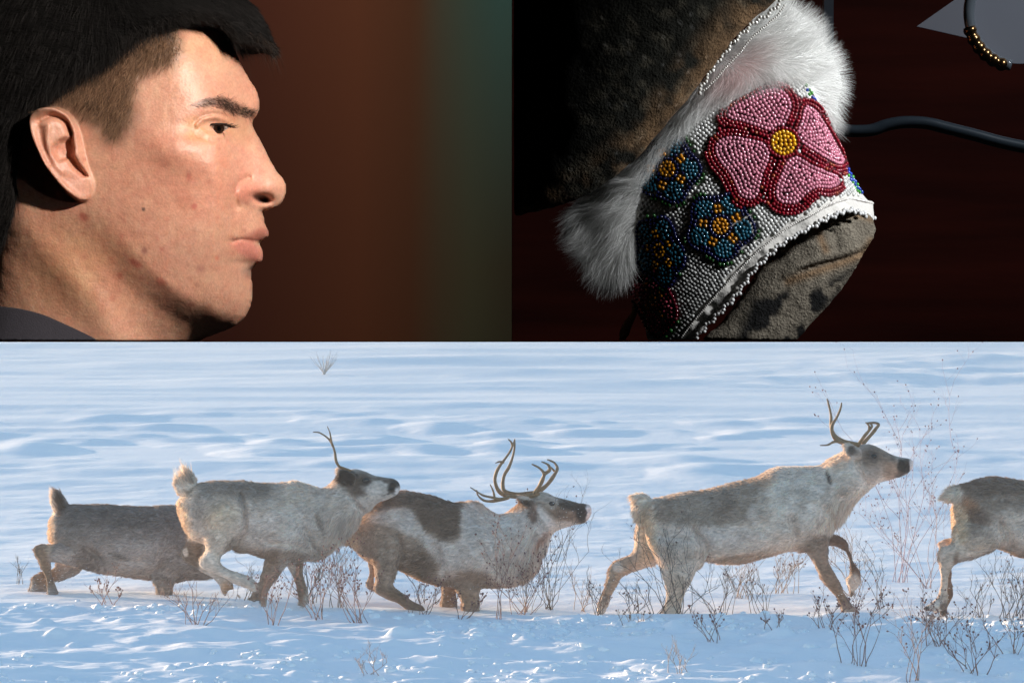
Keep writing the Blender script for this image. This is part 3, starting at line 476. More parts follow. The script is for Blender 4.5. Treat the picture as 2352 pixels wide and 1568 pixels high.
# ------------------------------------------------------------------ shrubs
def shrub(px, py, hp, spread, stems, col, label, dy=0, red=0, seedv=0):
    rs = random.Random(seedv*13+5); Yd = CZ/((py-784)*S)
    x = (px-1176)*S*Yd; z = gz(x, Yd)-.02; H = hp*S*Yd
    root = empty('willow_shrub', (x, Yd, z)); tag(root, label, 'shrub', 'bare shrubs poking through the snow')
    def grow(p, d, L, r, lev, ch, cs):
        n = 5; pts = [tuple(p)]
        for k in range(n):
            d = (d+Vector((rs.gauss(0, .16), rs.gauss(0, .16), rs.gauss(0, .1)+.03))).normalized(); p = p+d*(L/n); pts.append(tuple(p))
            if lev < 3 and k >= (1 if lev else 2) and rs.random() < (.85 if lev < 2 else .55):
                s_ = Vector((rs.choice((-1, 1))*rs.uniform(.5, 1.0), rs.uniform(-.6, .6), rs.uniform(.3, .9)))
                grow(p, (d*.7+s_*.6).normalized(), L*rs.uniform(.3, .55), r*.62, lev+1, ch, cs)
        rr = list(np.linspace(r, r*.42, len(pts))); bud = rs.random() < red*.7; g_ = rs.uniform(.0035, .0065)
        if bud: dd = d*.008; pts += [tuple(p+dd*.4), tuple(p+dd), tuple(p+dd*1.8)]; rr += [g_, g_*.8, .001]
        ch.append((pts, rr)); c = np.tile(col, (len(pts)*4+2, 1)); 
        if bud: c[-12:-2] = (.15, .05, .05)
        cs.append(c*rs.uniform(.7, 1.25))
    for s_ in range(int(stems*1.5)):
        an = rs.uniform(-1, 1)*spread*1.15; ch = []; cs = []
        grow(Vector((x+rs.gauss(0, .03), Yd+rs.gauss(0, .03), z)), Vector((math.sin(an), rs.uniform(-.35, .35), math.cos(an))).normalized(), H*rs.uniform(.45, 1.0), .0030*rs.uniform(.7, 1.1), 0, ch, cs)
        V, F = tubes(ch, 4); mesh('stem', V, F, M_twig, root, np.concatenate(cs))
DK, PL, RD = (.085, .068, .062), (.34, .25, .20), (.26, .13, .10)
SH = [(45, 1352, 60, .3, 3, DK, 'tiny dark twig at the far left edge of the photo', 0), (252, 1405, 75, .4, 4, RD, 'small reddish shrub below the grey reindeer\'s belly', .3), (375, 1385, 45, .5, 3, PL, 'short pale twigs below the grey reindeer\'s foreleg', 0),
 (450, 1470, 105, .7, 6, RD, 'wide brownish shrub low in the left foreground snow', 0), (620, 1455, 120, .35, 5, RD, 'upright reddish shrub under the pale reindeer\'s hind hoof', .4), (560, 1392, 90, .6, 4, PL, 'pale thin twigs between the pale reindeer\'s legs', 0), (715, 1392, 140, .45, 6, DK, 'dark twigs in front of the pale reindeer\'s chest', 0), (775, 1400, 190, .35, 6, PL, 'tall pale shrub between second and third reindeer', 0),
 (830, 1445, 150, .5, 7, RD, 'dense reddish shrub in front of the third reindeer\'s hind hoof', .5), (735, 1440, 120, .5, 5, RD, 'reddish twigs leaning left beneath the pale reindeer\'s head', .3), (955, 1420, 70, .7, 5, RD, 'low red tipped twigs under the third reindeer\'s belly', .3), (985, 1385, 80, .8, 4, DK, 'dark twigs behind the third reindeer\'s hind leg', 0), (1060, 1425, 60, .6, 4, RD, 'small red twigs in front of the third reindeer\'s forefeet', .3),
 (1142, 1425, 190, .15, 3, RD, 'single upright red stem before the third reindeer\'s shoulder', .5), (1190, 1412, 130, .6, 7, RD, 'bushy rust brown shrub right of the red stem', .4), (1265, 1392, 215, .55, 8, DK, 'tall branching dark shrub below the third reindeer\'s chin', .1), (1215, 1398, 120, .7, 6, PL, 'pale tangle of twigs at the foot of the tall dark shrub', .1), (1330, 1392, 80, .8, 5, PL, 'low pale twigs between third and fourth reindeer', 0), (1372, 1402, 95, .6, 6, DK, 'dark tufted shrub just behind the fourth reindeer\'s hind hoof', .1), (1445, 1402, 60, .9, 4, DK, 'low spreading dark twigs between the fourth reindeer\'s hind feet', .1),
 (1560, 1412, 205, .5, 7, DK, 'tall black branched shrub before the fourth reindeer\'s hind leg', .05), (1500, 1412, 100, .8, 5, DK, 'black twigs leaning left at the foot of the tall black shrub', 0), (1655, 1408, 125, .7, 7, DK, 'wide fan of black twigs below the fourth reindeer\'s belly', .05), (1750, 1405, 110, .5, 5, DK, 'forked dark twigs on the right of the black fan', .05), (1700, 1368, 110, .6, 7, PL, 'pale far shrub seen under the fourth reindeer\'s belly', .1), (1800, 1358, 120, .45, 8, PL, 'pale shrub seen between the fourth reindeer\'s legs', .15), (1960, 1362, 140, .6, 8, PL, 'pale shrub behind the fourth reindeer\'s lifted foreleg', .1),
 (2022, 1392, 130, .25, 3, DK, 'lone thin dark sapling right of the fourth reindeer', 0), (2065, 1330, 350, .3, 6, (.38, .27, .31), 'tallest mauve shrub with seed heads right of the fourth reindeer\'s muzzle', .9), (2130, 1345, 210, .4, 6, (.42, .33, .34), 'medium pale mauve shrub beside the tallest one', .5),
 (2255, 1412, 100, .5, 5, DK, 'dark twigs at the fifth reindeer\'s hoof', .05), (2318, 1420, 125, .6, 6, DK, 'dark branching shrub under the fifth reindeer\'s belly', .05), (2345, 1418, 130, .3, 4, DK, 'upright dark twigs cut by the right edge', .05), (2175, 1424, 40, .8, 3, DK, 'tiny dark twigs in front of the fifth reindeer\'s lying hoof', 0),
 (1895, 1455, 90, .5, 5, RD, 'thin rusty twigs in front of the fourth reindeer\'s front hoof', .2), (1965, 1530, 150, .35, 6, RD, 'reddish shrub low in the right foreground', .4), (2098, 1560, 190, .18, 4, (.3, .2, .17), 'tall straight pale red stem rising from the bottom edge', .2), (2160, 1490, 110, .5, 6, RD, 'rust coloured twigs in the right foreground below the fifth reindeer', .3), (2235, 1545, 120, .5, 6, RD, 'rust shrub nearest the bottom right corner', .3), (1640, 1478, 70, .5, 4, RD, 'short rusty twigs in the snow below the black fan', .2), (1450, 1450, 45, .9, 4, PL, 'scattered short twigs in snow left of centre foreground', .1), (1555, 1545, 60, .6, 4, (.4, .33, .3), 'faint short twigs at the bottom centre', 0), (850, 1548, 60, .7, 4, (.4, .33, .32), 'faint short twigs at the bottom left', 0), (745, 862, 60, .8, 9, (.4, .4, .42), 'faint far shrub high on the snow slope', 0),
 (1780, 1462, 60, .4, 3, RD, 'few rusty stems in snow below the fourth reindeer\'s chest', .2), (2325, 1500, 90, .5, 5, RD, 'rusty twigs at the right edge in front of the dark shrubs', .2)]
for k, (a_, b_, c_, d_, e_, f_, l_, rd) in enumerate(SH):
    if b_ < 1000:
        shrub_far = (a_, b_, c_, d_, e_, f_, l_)
        Yd = 60; 
        for Yd in np.arange(30, 300, .5):
            zz = gz((a_-1176)*S*Yd, Yd)
            if 784-(zz-CZ)/Yd/S < b_: break
        rs = random.Random(3); x = (a_-1176)*S*Yd; zz = gz(x, Yd); root = empty('willow_shrub', (x, float(Yd), zz)); tag(root, l_, 'shrub', 'bare shrubs poking through the snow')
        for s_ in range(26):
            an = rs.uniform(-.7, .7); L = c_*S*Yd*rs.uniform(.5, 1); V, F = tubes([([(x+math.sin(an)*L*t_+rs.gauss(0, .01), Yd+rs.uniform(-.3, .3)*t_, zz+math.cos(an)*L*t_) for t_ in (0, .33, .66, 1)], (.008, .007, .005, .003))], 4); mesh('stem', V, F, M_twig, root, np.tile(np.array(f_), (len(V), 1)))
    else: shrub(a_, b_, c_, d_, e_, f_, l_, 0, rd, k)

# ------------------------------------------------------------------ loose snow: broken crust and kicked-up powder
def crumbs(name, P, r, label_kind='stuff'):
    n = len(P); v, f = uvs(6, 4); k = len(v); A = RNG.uniform(.6, 1.25, (n, k, 1)); V = v[None]*A*r[:, None, None]*np.array([1.15, 1, .7])+P[:, None]; o_ = (np.arange(n)*k)[:, None, None]
    o = mesh(name, V.reshape(-1, 3), [(f[0][None]+o_).reshape(-1, 4), (f[1][None]+o_).reshape(-1, 3)], M_snow); tag(o, kind='stuff', label='loose crumbs of snow scattered in the foreground' if 'crumb' in name else 'fine powder snow kicked up round the hooves'); return o
n = 3600; y = np.concatenate([RNG.normal(17.6, .5, n//2), RNG.uniform(14.3, 18.7, n-n//2)]); x = RNG.uniform(-4, 4, n); m = noise(np.stack([x, y, x*0], 1)+30, .9) > RNG.uniform(.25, .75, n); x, y = x[m], y[m]
z = terrain_h(x[:, None], y[:, None])[:, 0]; rr = RNG.gamma(1.8, .0075, len(x))+.007; crumbs('snow_crumbs', np.stack([x, y, z-rr*.12], 1), np.clip(rr, .004, .042))
pw = []
for px_, py_, Y_, sx, sy in ((150, 1340, 19.9, .22, .10), (120, 1330, 19.8, .15, .06), (520, 1360, 18.9, .15, .07), (600, 1370, 18.8, .12, .05), (1400, 1360, 19.1, .16, .11), (1420, 1330, 19.1, .10, .10), (1560, 1370, 19, .15, .06), (1960, 1370, 19, .15, .07), (1640, 1330, 19, .25, .10), (2150, 1390, 18.6, .14, .05), (1060, 1370, 19.3, .2, .06), (380, 1350, 19.8, .16, .06), (1290, 1180, 19.2, .25, .12)):
    k = 130; c = np.array([(px_-1176)*S*Y_, Y_, CZ+(784-py_)*S*Y_]); pw.append(c+RNG.normal(0, 1, (k, 3))*[sx, .12, sy])
pw = np.concatenate(pw); g_ = terrain_h(pw[:, :1], pw[:, 1:2])[:, 0]; pw = pw[pw[:, 2] > g_-.01]; crumbs('snow_powder', pw, RNG.uniform(.0012, .0032, len(pw)))
# ------------------------------------------------------------------ the man in profile
HF = Fr(0, 0, 1.889); YH = 2.0; UH = HF.u(YH)
skin = [(1020, 60), (1052, 150), (1080, 225), (1112, 300), (1150, 368), (1178, 408), (1192, 450), (1195, 490), (1186, 525), (1166, 550), (1162, 575), (1185, 622), (1216, 678), (1246, 740), (1276, 790), (1306, 825), (1319, 862), (1315, 900), (1295, 940), (1260, 962), (1228, 968), (1213, 980), (1215, 1012), (1224, 1042), (1239, 1068), (1236, 1090), (1212, 1106), (1192, 1120), (1205, 1145), (1213, 1180), (1205, 1205), (1180, 1217), (1160, 1236), (1152, 1262), (1160, 1305), (1160, 1370), (1150, 1420), (1124, 1468), (1078, 1505), (1010, 1535), (930, 1570), (860, 1640), (850, 1750), (860, 1900), (500, 2000), (0, 2000), (-200, 1900), (-180, 1600), (-130, 1400), (-90, 1250), (-90, 1080), (-180, 900), (-250, 700), (-280, 450), (-220, 200), (-60, 10), (200, -110), (500, -140), (800, -80), (950, -10)]
hairp = [(1277, 235), (1262, 268), (1215, 228), (1150, 208), (1080, 198), (1050, 165), (1000, 122), (900, 106), (820, 118), (740, 130), (640, 165), (560, 225), (480, 290), (360, 350), (250, 430), (150, 500), (110, 570), (85, 660), (62, 780), (70, 900), (50, 1000), (20, 1090), (-60, 1220), (-250, 1220), (-420, 900), (-450, 500), (-370, 150), (-200, -100), (100, -240), (500, -270), (850, -190), (1050, -80), (1170, 20), (1235, 120)]
hs = .00105
allp = np.array(skin+hairp, float); w0 = HF.w(allp, YH)
hxs = np.arange(w0[:, 0].min()-.01, w0[:, 0].max()+.01, hs); hzs = np.arange(CZ-.004, w0[:, 1].max()+.012, hs)
zall = np.arange(w0[:, 1].min()-.01, w0[:, 1].max()+.012, hs); i0 = int(round((hzs[0]-zall[0])/hs)); zall = hzs[0]+(np.arange(len(zall))-i0)*hs
Us, ds = inflate(crom(HF.w(skin, YH), 3), hs, hxs, zall, .05)
Us = Us[:, i0:i0+len(hzs)]; ds = ds[:, i0:i0+len(hzs)]; hzs = zall[i0:i0+Us.shape[1]]
H0 = np.sqrt(np.maximum(Us, 0))
X2, Z2 = np.meshgrid(hxs, hzs, indexing='ij')
def appH(X, Z, Hh):
    Yd = YH-Hh; qx = X/Yd/S+1176; qz = 784-(Z-CZ)/Yd/S
    return qx/.9408*HF.k, qz/.9408*HF.k
AX, AZ = appH(X2, Z2, H0*.85)
Hb = H0/UH                                     # half width in frame units
Hb = Hb*(1-.40*sstep(1000, 1170, AX)*(1-sstep(940, 1060, AZ)))*(1-.25*sstep(980, 1160, AX)*sstep(940, 1060, AZ))
smx = lambda h_, c_=430, w_=70: np.where(h_ > c_-w_, np.where(h_ > c_+w_, c_+.45*(h_-c_), c_-w_+(h_-c_+w_)-.55/(4*w_)*(h_-c_+w_)**2), h_)
Hb = smx(Hb)
D_ = 0
jaw = [(-600, 980), (60, 985), (330, 1000), (400, 985), (470, 1050), (540, 1130), (620, 1215), (700, 1292), (790, 1362), (890, 1420), (990, 1462), (1090, 1495), (1300, 1540), (1300, 2300), (-600, 2300)]
jd = sdist(jaw, AX, AZ); fx9 = sstep(300, 720, AX); D_ = D_-((14+34*fx9)*sstep(-50, 120, jd)+60*sstep(30, 260, jd)*sstep(450, 760, AX)+30*sstep(-50, 90, jd)*sstep(600, 820, AX))
D_ += 0*curve_k([(440, 1000), (640, 1200), (820, 1350), (1000, 1440)], AX, AZ, 45)
D_ += 20*curve_k([(120, 1050), (300, 1250), (480, 1450), (560, 1600)], AX, AZ, 80)
for c_, cx, cy, rx, ry, dg in ((-40, 1020, 588, 95, 48, 8), (15, 1075, 500, 110, 40, 22), (-14, 905, 600, 75, 50, 0), (28, 815, 700, 150, 85, 15), (-8, 770, 1000, 190, 150, 0), (36, 1150, 888, 56, 50, 0), (-110, 1205, 915, 42, 20, 10), (7, 1165, 1082, 70, 26, -15), (9, 1165, 1155, 50, 28, 15), (-16, 1125, 1212, 60, 17, 0), (16, 1060, 1350, 100, 90, 0), (-14, 1072, 1115, 22, 18, 0), (-8, 720, 340, 120, 160, 0), (8, 900, 260, 160, 90, 0), (26, 1270, 860, 45, 45, 0), (10, 1000, 800, 90, 60, 60), (10, 500, 620, 160, 60, 0)):
    D_ = D_+c_*ell(cx, cy, rx, ry, AX, AZ, dg)
for c_, wd, pts in ((15, 10, [(912, 583), (940, 556), (1000, 546), (1050, 562), (1075, 580)]), (-10, 6, [(905, 562), (950, 535), (1010, 528), (1060, 542)]), (9, 10, [(930, 600), (975, 628), (1025, 634)]), (-5, 8, [(905, 625), (970, 655), (1030, 650)]), (-26, 13, [(1090, 950), (1080, 890), (1100, 838), (1140, 815)]), (-20, 7, [(1072, 1113), (1120, 1104), (1200, 1117)]), (-7, 22, [(1085, 965), (1050, 1040), (1035, 1110)]), (-8, 10, [(1030, 640), (1022, 700)])):
    D_ = D_+c_*curve_k(pts, AX, AZ, wd)
ear = crom([(335, 540), (300, 512), (255, 496), (200, 505), (163, 532), (149, 575), (158, 630), (185, 700), (225, 780), (280, 855), (335, 908), (380, 930), (415, 918), (433, 880), (428, 830), (405, 770), (385, 700), (370, 620)], 4)
ed = sdist(ear, AX, AZ)
fr_ = np.clip((395+(AZ-500)*.05-AX)/190, 0, 1)                      # 0 at the front edge, 1 at the rim
E_ = (18+105*fr_**.8)*sstep(-5, 9, ed)
E_ += 14*np.exp(-((ed-16)/13)**2)*sstep(.1, .35, fr_)
E_ -= 52*sstep(-8, 14, sdist([(318, 560), (340, 620), (348, 690), (345, 720), (392, 790), (407, 815), (385, 817), (345, 785), (318, 742), (285, 748), (262, 720), (260, 685), (282, 655), (330, 632), (322, 600)], AX, AZ))
E_ -= 34*curve_k([(200, 566), (240, 543), (285, 548), (318, 575), (334, 620)], AX, AZ, 12)
E_ -= 14*curve_k([(205, 600), (215, 680), (250, 760)], AX, AZ, 15)
E_ += 10*curve_k([(245, 590), (240, 660), (255, 745), (300, 800)], AX, AZ, 15)
E_ += 12*ell(365, 715, 18, 30, AX, AZ)
pts3 = np.stack([AX, AZ, np.zeros_like(AX)], -1)
D_ = D_+(noise(pts3, 1/26.)-.5)*1.6+(noise(pts3+7, 1/70.)-.5)*2.2
Ht = Hb+(D_*sstep(10, 110, Hb)+E_*sstep(200, 300, Hb))
Wt = np.where(ds > 0, (np.maximum(Ht, 4)*UH)**2, Us)
near = ds > 0; Wt = np.where(near & (H0 < 40*UH), Us*(Ht/np.maximum(H0/UH, 1e-3))**2, Wt)
hy = np.arange(-.108, .108, hs)
G = (hy[None, :, None]**2-Wt[:, None, :])/(2*np.sqrt(np.maximum(Wt[:, None, :], hy[None, :, None]**2)+1e-5))
G = np.maximum(G, (CZ+.0004)-hzs[None, None, :]).astype(np.float32)
V, Q = surfnets(G, (hxs[0], hy[0], hzs[0]), hs); V[:, 1] += YH; del G
N = vnormals(V, Q); apx = app(V); q = HF.inv(apx)
man = empty('person', (float(HF.w([(400, 800)], YH)[0, 0]), YH, CZ)); tag(man, 'young man in profile facing right, short black hair shaved at the side, dark T-shirt', 'person')
SK = (.62, .35, .245)
buzz = [(120, 540), (200, 470), (300, 380), (450, 260), (600, 170), (780, 120), (830, 170), (832, 240), (800, 300), (700, 335), (650, 370), (625, 430), (622, 500), (600, 590), (540, 655), (500, 640), (460, 580), (380, 545), (300, 500), (230, 480), (160, 500)]
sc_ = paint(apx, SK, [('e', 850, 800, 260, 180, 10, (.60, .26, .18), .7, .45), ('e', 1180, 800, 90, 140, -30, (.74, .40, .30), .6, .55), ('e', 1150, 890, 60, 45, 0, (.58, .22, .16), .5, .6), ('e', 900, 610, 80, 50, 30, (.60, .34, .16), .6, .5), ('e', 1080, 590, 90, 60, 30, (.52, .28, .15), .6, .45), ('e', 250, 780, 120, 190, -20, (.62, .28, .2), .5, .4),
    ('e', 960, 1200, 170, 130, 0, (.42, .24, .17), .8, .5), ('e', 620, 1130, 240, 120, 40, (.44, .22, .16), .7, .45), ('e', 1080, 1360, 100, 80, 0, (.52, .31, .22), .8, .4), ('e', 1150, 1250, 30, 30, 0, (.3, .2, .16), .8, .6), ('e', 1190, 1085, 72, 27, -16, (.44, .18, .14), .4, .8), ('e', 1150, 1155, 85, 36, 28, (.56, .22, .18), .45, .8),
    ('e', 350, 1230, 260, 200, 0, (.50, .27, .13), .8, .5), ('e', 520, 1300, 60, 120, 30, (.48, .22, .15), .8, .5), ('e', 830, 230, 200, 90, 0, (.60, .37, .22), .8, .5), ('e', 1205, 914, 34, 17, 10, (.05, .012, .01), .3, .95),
    ('e', 663, 967, 9, 9, 0, (.10, .06, .05), .3, .9), ('e', 893, 950, 14, 14, 0, (.45, .12, .1), .6, .8), ('e', 868, 815, 10, 22, 0, (.48, .15, .12), .7, .6), ('e', 667, 1155, 14, 16, 0, (.25, .10, .08), .6, .8), ('e', 385, 1000, 22, 18, 40, (.36, .10, .07), .6, .8), ('e', 625, 1215, 30, 14, 30, (.42, .12, .09), .7, .7), ('e', 745, 1300, 24, 16, 30, (.5, .14, .1), .7, .6), ('e', 552, 1268, 14, 12, 0, (.42, .14, .1), .6, .7), ('e', 515, 1375, 14, 14, 0, (.45, .18, .12), .6, .6), ('e', 880, 1405, 20, 10, 0, (.45, .16, .12), .6, .6), ('e', 925, 1240, 18, 14, 0, (.34, .17, .14), .7, .6), ('e', 910, 1315, 12, 10, 0, (.38, .2, .15), .7, .6), ('e', 1000, 1190, 9, 9, 0, (.55, .2, .14), .6, .6),
    ('p', buzz, (.125, .078, .048), 60, .88), ('e', 480, 520, 160, 90, 30, (.09, .058, .038), .8, .5), ('e', 720, 180, 90, 60, 0, (.08, .05, .035), .8, .5), ('p', [(100, 560), (130, 460), (300, 320), (480, 240), (640, 130), (800, 90), (790, 170), (600, 250), (420, 380), (250, 480), (180, 520)], (.03, .022, .016), 40, .85), ('e', 930, 110, 130, 30, 0, (.12, .07, .045), .7, .8), ('e', 1045, 200, 34, 60, -25, (.18, .11, .07), .6, .7),
    ('p', [(880, 486), (950, 452), (1030, 445), (1090, 475), (1180, 512), (1160, 545), (1070, 528), (1000, 492), (930, 490)], (.10, .06, .045), 9, .75)], HF, warp=2)
sp3 = np.stack([q[:, 0], q[:, 1], V[:, 1]*0], 1)
for _k in range(90):
    cx_, cy_ = RNG.normal(720, 190), RNG.normal(1080, 190); rk = RNG.uniform(4, 13); am = RNG.uniform(.15, .5)*ell(cx_, cy_, rk, rk, q[:, 0], q[:, 1])[:, None]; sc_ = sc_*(1-am)+np.array([.42, .13, .10])*am
sc_ = sc_*(1+.24*(fbm(sp3, 1/40., 3)-.5)[:, None]*np.array([.5, 1.3, 1.2]))*(1+.16*(noise(sp3, 1/9.)-.5)[:, None])
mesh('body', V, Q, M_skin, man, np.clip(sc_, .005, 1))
SV, SN, Sq = V, N, q
# hair: cap and strands
full = [(1277, 235), (1200, 330), (1178, 408), (1192, 450), (1165, 560)]+[(1150, 1400), (1000, 1545), (-130, 1500), (-250, 1220), (-420, 900), (-450, 500), (-370, 150), (-200, -100), (100, -240), (500, -270), (850, -190), (1050, -80), (1170, 20), (1235, 120)]
full = np.concatenate([crom(hairp, 3)[0:0].reshape(0, 2), np.array(full, float)])
Uf, df = inflate(HF.w(full, YH), hs*2, hxs[::2], zall[::2], .05)
j0 = int(round((hzs[0]-zall[0])/(2*hs))); Uf = Uf[:, j0:]; fx, fz = hxs[::2], zall[::2][j0:]
FX, FZ = np.meshgrid(fx, fz, indexing='ij'); Hf = np.sqrt(np.maximum(Uf, 0)); 
BX, BZ = appH(FX, FZ, Hf*.9); hd_ = sdist(crom(hairp, 3), BX, BZ)
hp = crom(HF.w(hairp, YH), 3); d3 = sdist(hp, FX, FZ)
Hf = smx(Hf/UH)
Hin = Ht[::2, :][:, ::2]; mm_ = min(Hin.shape[1], Hf.shape[1]); Hk = Hf.copy(); Hk[:, :mm_] = np.maximum(Hf[:, :mm_], np.where(ds[::2, ::2][:, :mm_] > 0, np.minimum(Hin[:, :mm_], 560), 0))
Hh_ = (Hk+38*sstep(0, 70, hd_)-40*(1-sstep(-4, 6, hd_)))*UH
sil = crom(HF.w([(1300, 240), (1220, 420), (1100, 900), (900, 1400), (-100, 1400), (-250, 1220), (-420, 900), (-450, 500), (-370, 150), (-200, -100), (100, -240), (500, -270), (850, -190), (1050, -80), (1170, 20), (1235, 120)], YH), 2)
hy2 = np.arange(-.112, .112, hs*2)
cap = np.maximum(np.abs(hy2)[None, :, None]-np.maximum(Hh_, .0)[:, None, :], -(hd_*UH)[:, None, :])
ray = np.minimum(Uf, .0064)
G2 = (hy2[None, :, None]**2-(np.where(Uf > 0, Hh_**2*np.clip(Hh_, 0, 1)/np.maximum(np.abs(Hh_), 1e-9), Uf))[:, None, :])/(2*np.sqrt(np.maximum((Hh_**2)[:, None, :], hy2[None, :, None]**2)+1e-5))
G2 = np.maximum(G2, -(np.maximum(hd_, -200)*UH)[:, None, :]-.0)
HX3, HY3, HZ3 = np.meshgrid(fx, hy2, fz, indexing='ij'); G2 = G2+(noise(np.stack([HX3, HY3, HZ3], -1)*[1, 1, 1.6], 130)-.5)*.0014
G2 = np.maximum(G2, (CZ+.0004)-fz[None, None, :])
V, Q = surfnets(G2.astype(np.float32), (fx[0], hy2[0], fz[0]), hs*2); V[:, 1] += YH; N = vnormals(V, Q)
def KD(p):
    from mathutils.kdtree import KDTree
    vq = HF.inv(app(V)); k_ = KDTree(len(V)); idx_ = np.nonzero(V[:, 1] < YH+.01)[0]
    for i_ in idx_: k_.insert((vq[i_, 0], vq[i_, 1], 0), int(i_))
    k_.balance(); return np.array([k_.find((a_, b_, 0))[1] for a_, b_ in p])
M_cap = bump(mat('hair_base', (.003, .003, .003), .8, spec=.08), 500, .8, .002, (.4, 1, 1))
hair = mesh('hair', V, Q, M_cap, man)
n = 60000; ok = np.nonzero((V[:, 1] < YH+.02) & (V[:, 2] > CZ+.01))[0]; sel = ok[RNG.integers(0, len(ok), n)]; q = HF.inv(app(V[sel]))
t_ = sstep(200, 900, q[:, 0]); D = np.stack([-.35+1.25*t_, np.full(n, -.1), -.8+.75*t_], 1)+RNG.normal(0, .14, (n, 3))
D -= N[sel]*(D*N[sel]).sum(1)[:, None]*.95; D += N[sel]*.16; D /= np.linalg.norm(D, axis=1, keepdims=True)
Vr, Qr, Cr = ribbons(V[sel]-N[sel]*.001, D, N[sel], RNG.uniform(.008, .017, n)*(1-.35*t_-.3*sstep(1100, 1250, q[:, 0])), .00028, 3, np.array([0, 0, -.25]), np.tile([.0035, .003, .003], (n, 1))*RNG.uniform(.5, 2, (n, 1)))
mesh('strands', Vr, Qr, M_hair, hair, Cr); hair['label'] = 'short black hair on top'
hb = crom([(60, 1000), (62, 780), (85, 660), (110, 570), (150, 500), (250, 430), (360, 350), (480, 290), (560, 225), (640, 165), (740, 130), (820, 118), (900, 106), (1000, 122), (1050, 165), (1080, 198), (1150, 208), (1215, 228), (1262, 262)], 12, False)
n = 5200; kk = RNG.integers(0, len(hb), n); hp2 = hb[kk]+RNG.normal(0, 12, (n, 2))-np.stack([np.zeros(n), 12+22*sstep(720, 860, hb[kk][:, 0])], 1); tr = KD(hp2); P0 = V[tr]; t2 = sstep(500, 1000, hp2[:, 0]); D = np.stack([-.25+1.0*t2, np.full(n, -.12), -.95+.45*t2], 1)+RNG.normal(0, .28, (n, 3)); D /= np.linalg.norm(D, axis=1, keepdims=True)
Vr, Qr, Cr = ribbons(P0, D, None, RNG.uniform(.004, .013, n)*(1-.45*t2), .00026, 3, np.array([0, 0, -.2]), np.tile([.006, .005, .0045], (n, 1))*RNG.uniform(.5, 2.4, (n, 1)))
mesh('fringe', Vr, Qr, M_hair, hair, Cr)
# forelock wisps
n = 700; fm = np.stack([RNG.uniform(1040, 1262, n), np.zeros(n)], 1); fm[:, 1] = np.interp(fm[:, 0], [1040, 1120, 1200, 1262], [165, 195, 215, 240])+RNG.normal(-14, 14, n); w2 = HF.w(fm, YH)
D = np.stack([RNG.uniform(.2, 1, n), RNG.normal(-.05, .25, n), -RNG.uniform(.1, 1.0, n)], 1); D /= np.linalg.norm(D, axis=1, keepdims=True)
Vr, Qr, Cr = ribbons(np.stack([w2[:, 0], YH+RNG.normal(-.012, .014, n), w2[:, 1]], 1), D, None, RNG.gamma(3, .0028, n), .00022, 4, np.array([-.1, 0, -.45]), np.tile([.014, .009, .006], (n, 1))*RNG.uniform(.4, 2.5, (n, 1))); mesh('forelock', Vr, Qr, M_hair, hair, Cr)
# shaved side, brow, lashes
def strands_on(poly, n, d2, Lr, wd, colr, par, name, jit=.3, lift=.3, bend=(0, 0, 0)):
    m = np.nonzero((SN[:, 1] < -.05) & (sdist(poly, Sq[:, 0], Sq[:, 1]) > -4))[0]; sel = m[RNG.integers(0, len(m), n)]
    k = sdist(poly, Sq[sel, 0], Sq[sel, 1]); keep = RNG.random(n) < sstep(-6, 60, k)*.9+.10; sel = sel[keep]; n = len(sel)
    D = np.tile([d2[0], 0, d2[1]], (n, 1))+RNG.normal(0, jit, (n, 3)); D -= SN[sel]*(D*SN[sel]).sum(1)[:, None]; D += SN[sel]*lift; D /= np.linalg.norm(D, axis=1, keepdims=True)
    cc = np.tile(colr, (n, 1))*RNG.uniform(.3, 2.3, (n, 1))*(1-.75*sstep(0, 200, 560-Sq[sel, 1]-.55*Sq[sel, 0]+60) if name == 'shaved_hair' else np.ones(n))[:, None]; Vr, Qr, Cr = ribbons(SV[sel]-SN[sel]*.0004+RNG.normal(0, .0004, (n, 3)), D, SN[sel], RNG.uniform(*Lr, n), wd, 2, np.array(bend), cc)
    return mesh(name, Vr, Qr, M_hair, par, Cr)
o = strands_on(buzz, 11000, (-.30, -.9), (.004, .009), .00022, (.15, .088, .052), man, 'shaved_hair'); o['label'] = 'brown hair clipped short at the side'
strands_on([(885, 486), (950, 452), (1030, 445), (1090, 475), (1178, 512), (1160, 543), (1070, 526), (1000, 492), (930, 490)], 2600, (.9, -.12), (.003, .007), .00025, (.022, .013, .009), man, 'eyebrow', .25, .15)
# eye
ec = HF.w([(1003, 592)], YH*1.0)[0]; sel = np.argmin(np.hypot(Sq[:, 0]-1003, Sq[:, 1]-592)+(SV[:, 1] > YH)*999); ep = SV[sel]
v, f = uvs(40, 28); r = 78*UH; c0 = ep+np.array([-.0008, r-.0008*1.1, 0]); ev = v[:, [0, 2, 1]]*r+c0; eq = HF.inv(app(ev))
ecol = np.tile([.62, .55, .5], (len(ev), 1)); di = np.hypot((eq[:, 0]-1008)/24, (eq[:, 1]-592)/30); ecol[di < 1] = (.03, .016, .01); 
M_eyew = mat('eye_surface', attr=True, rough=.12, coat=.6)
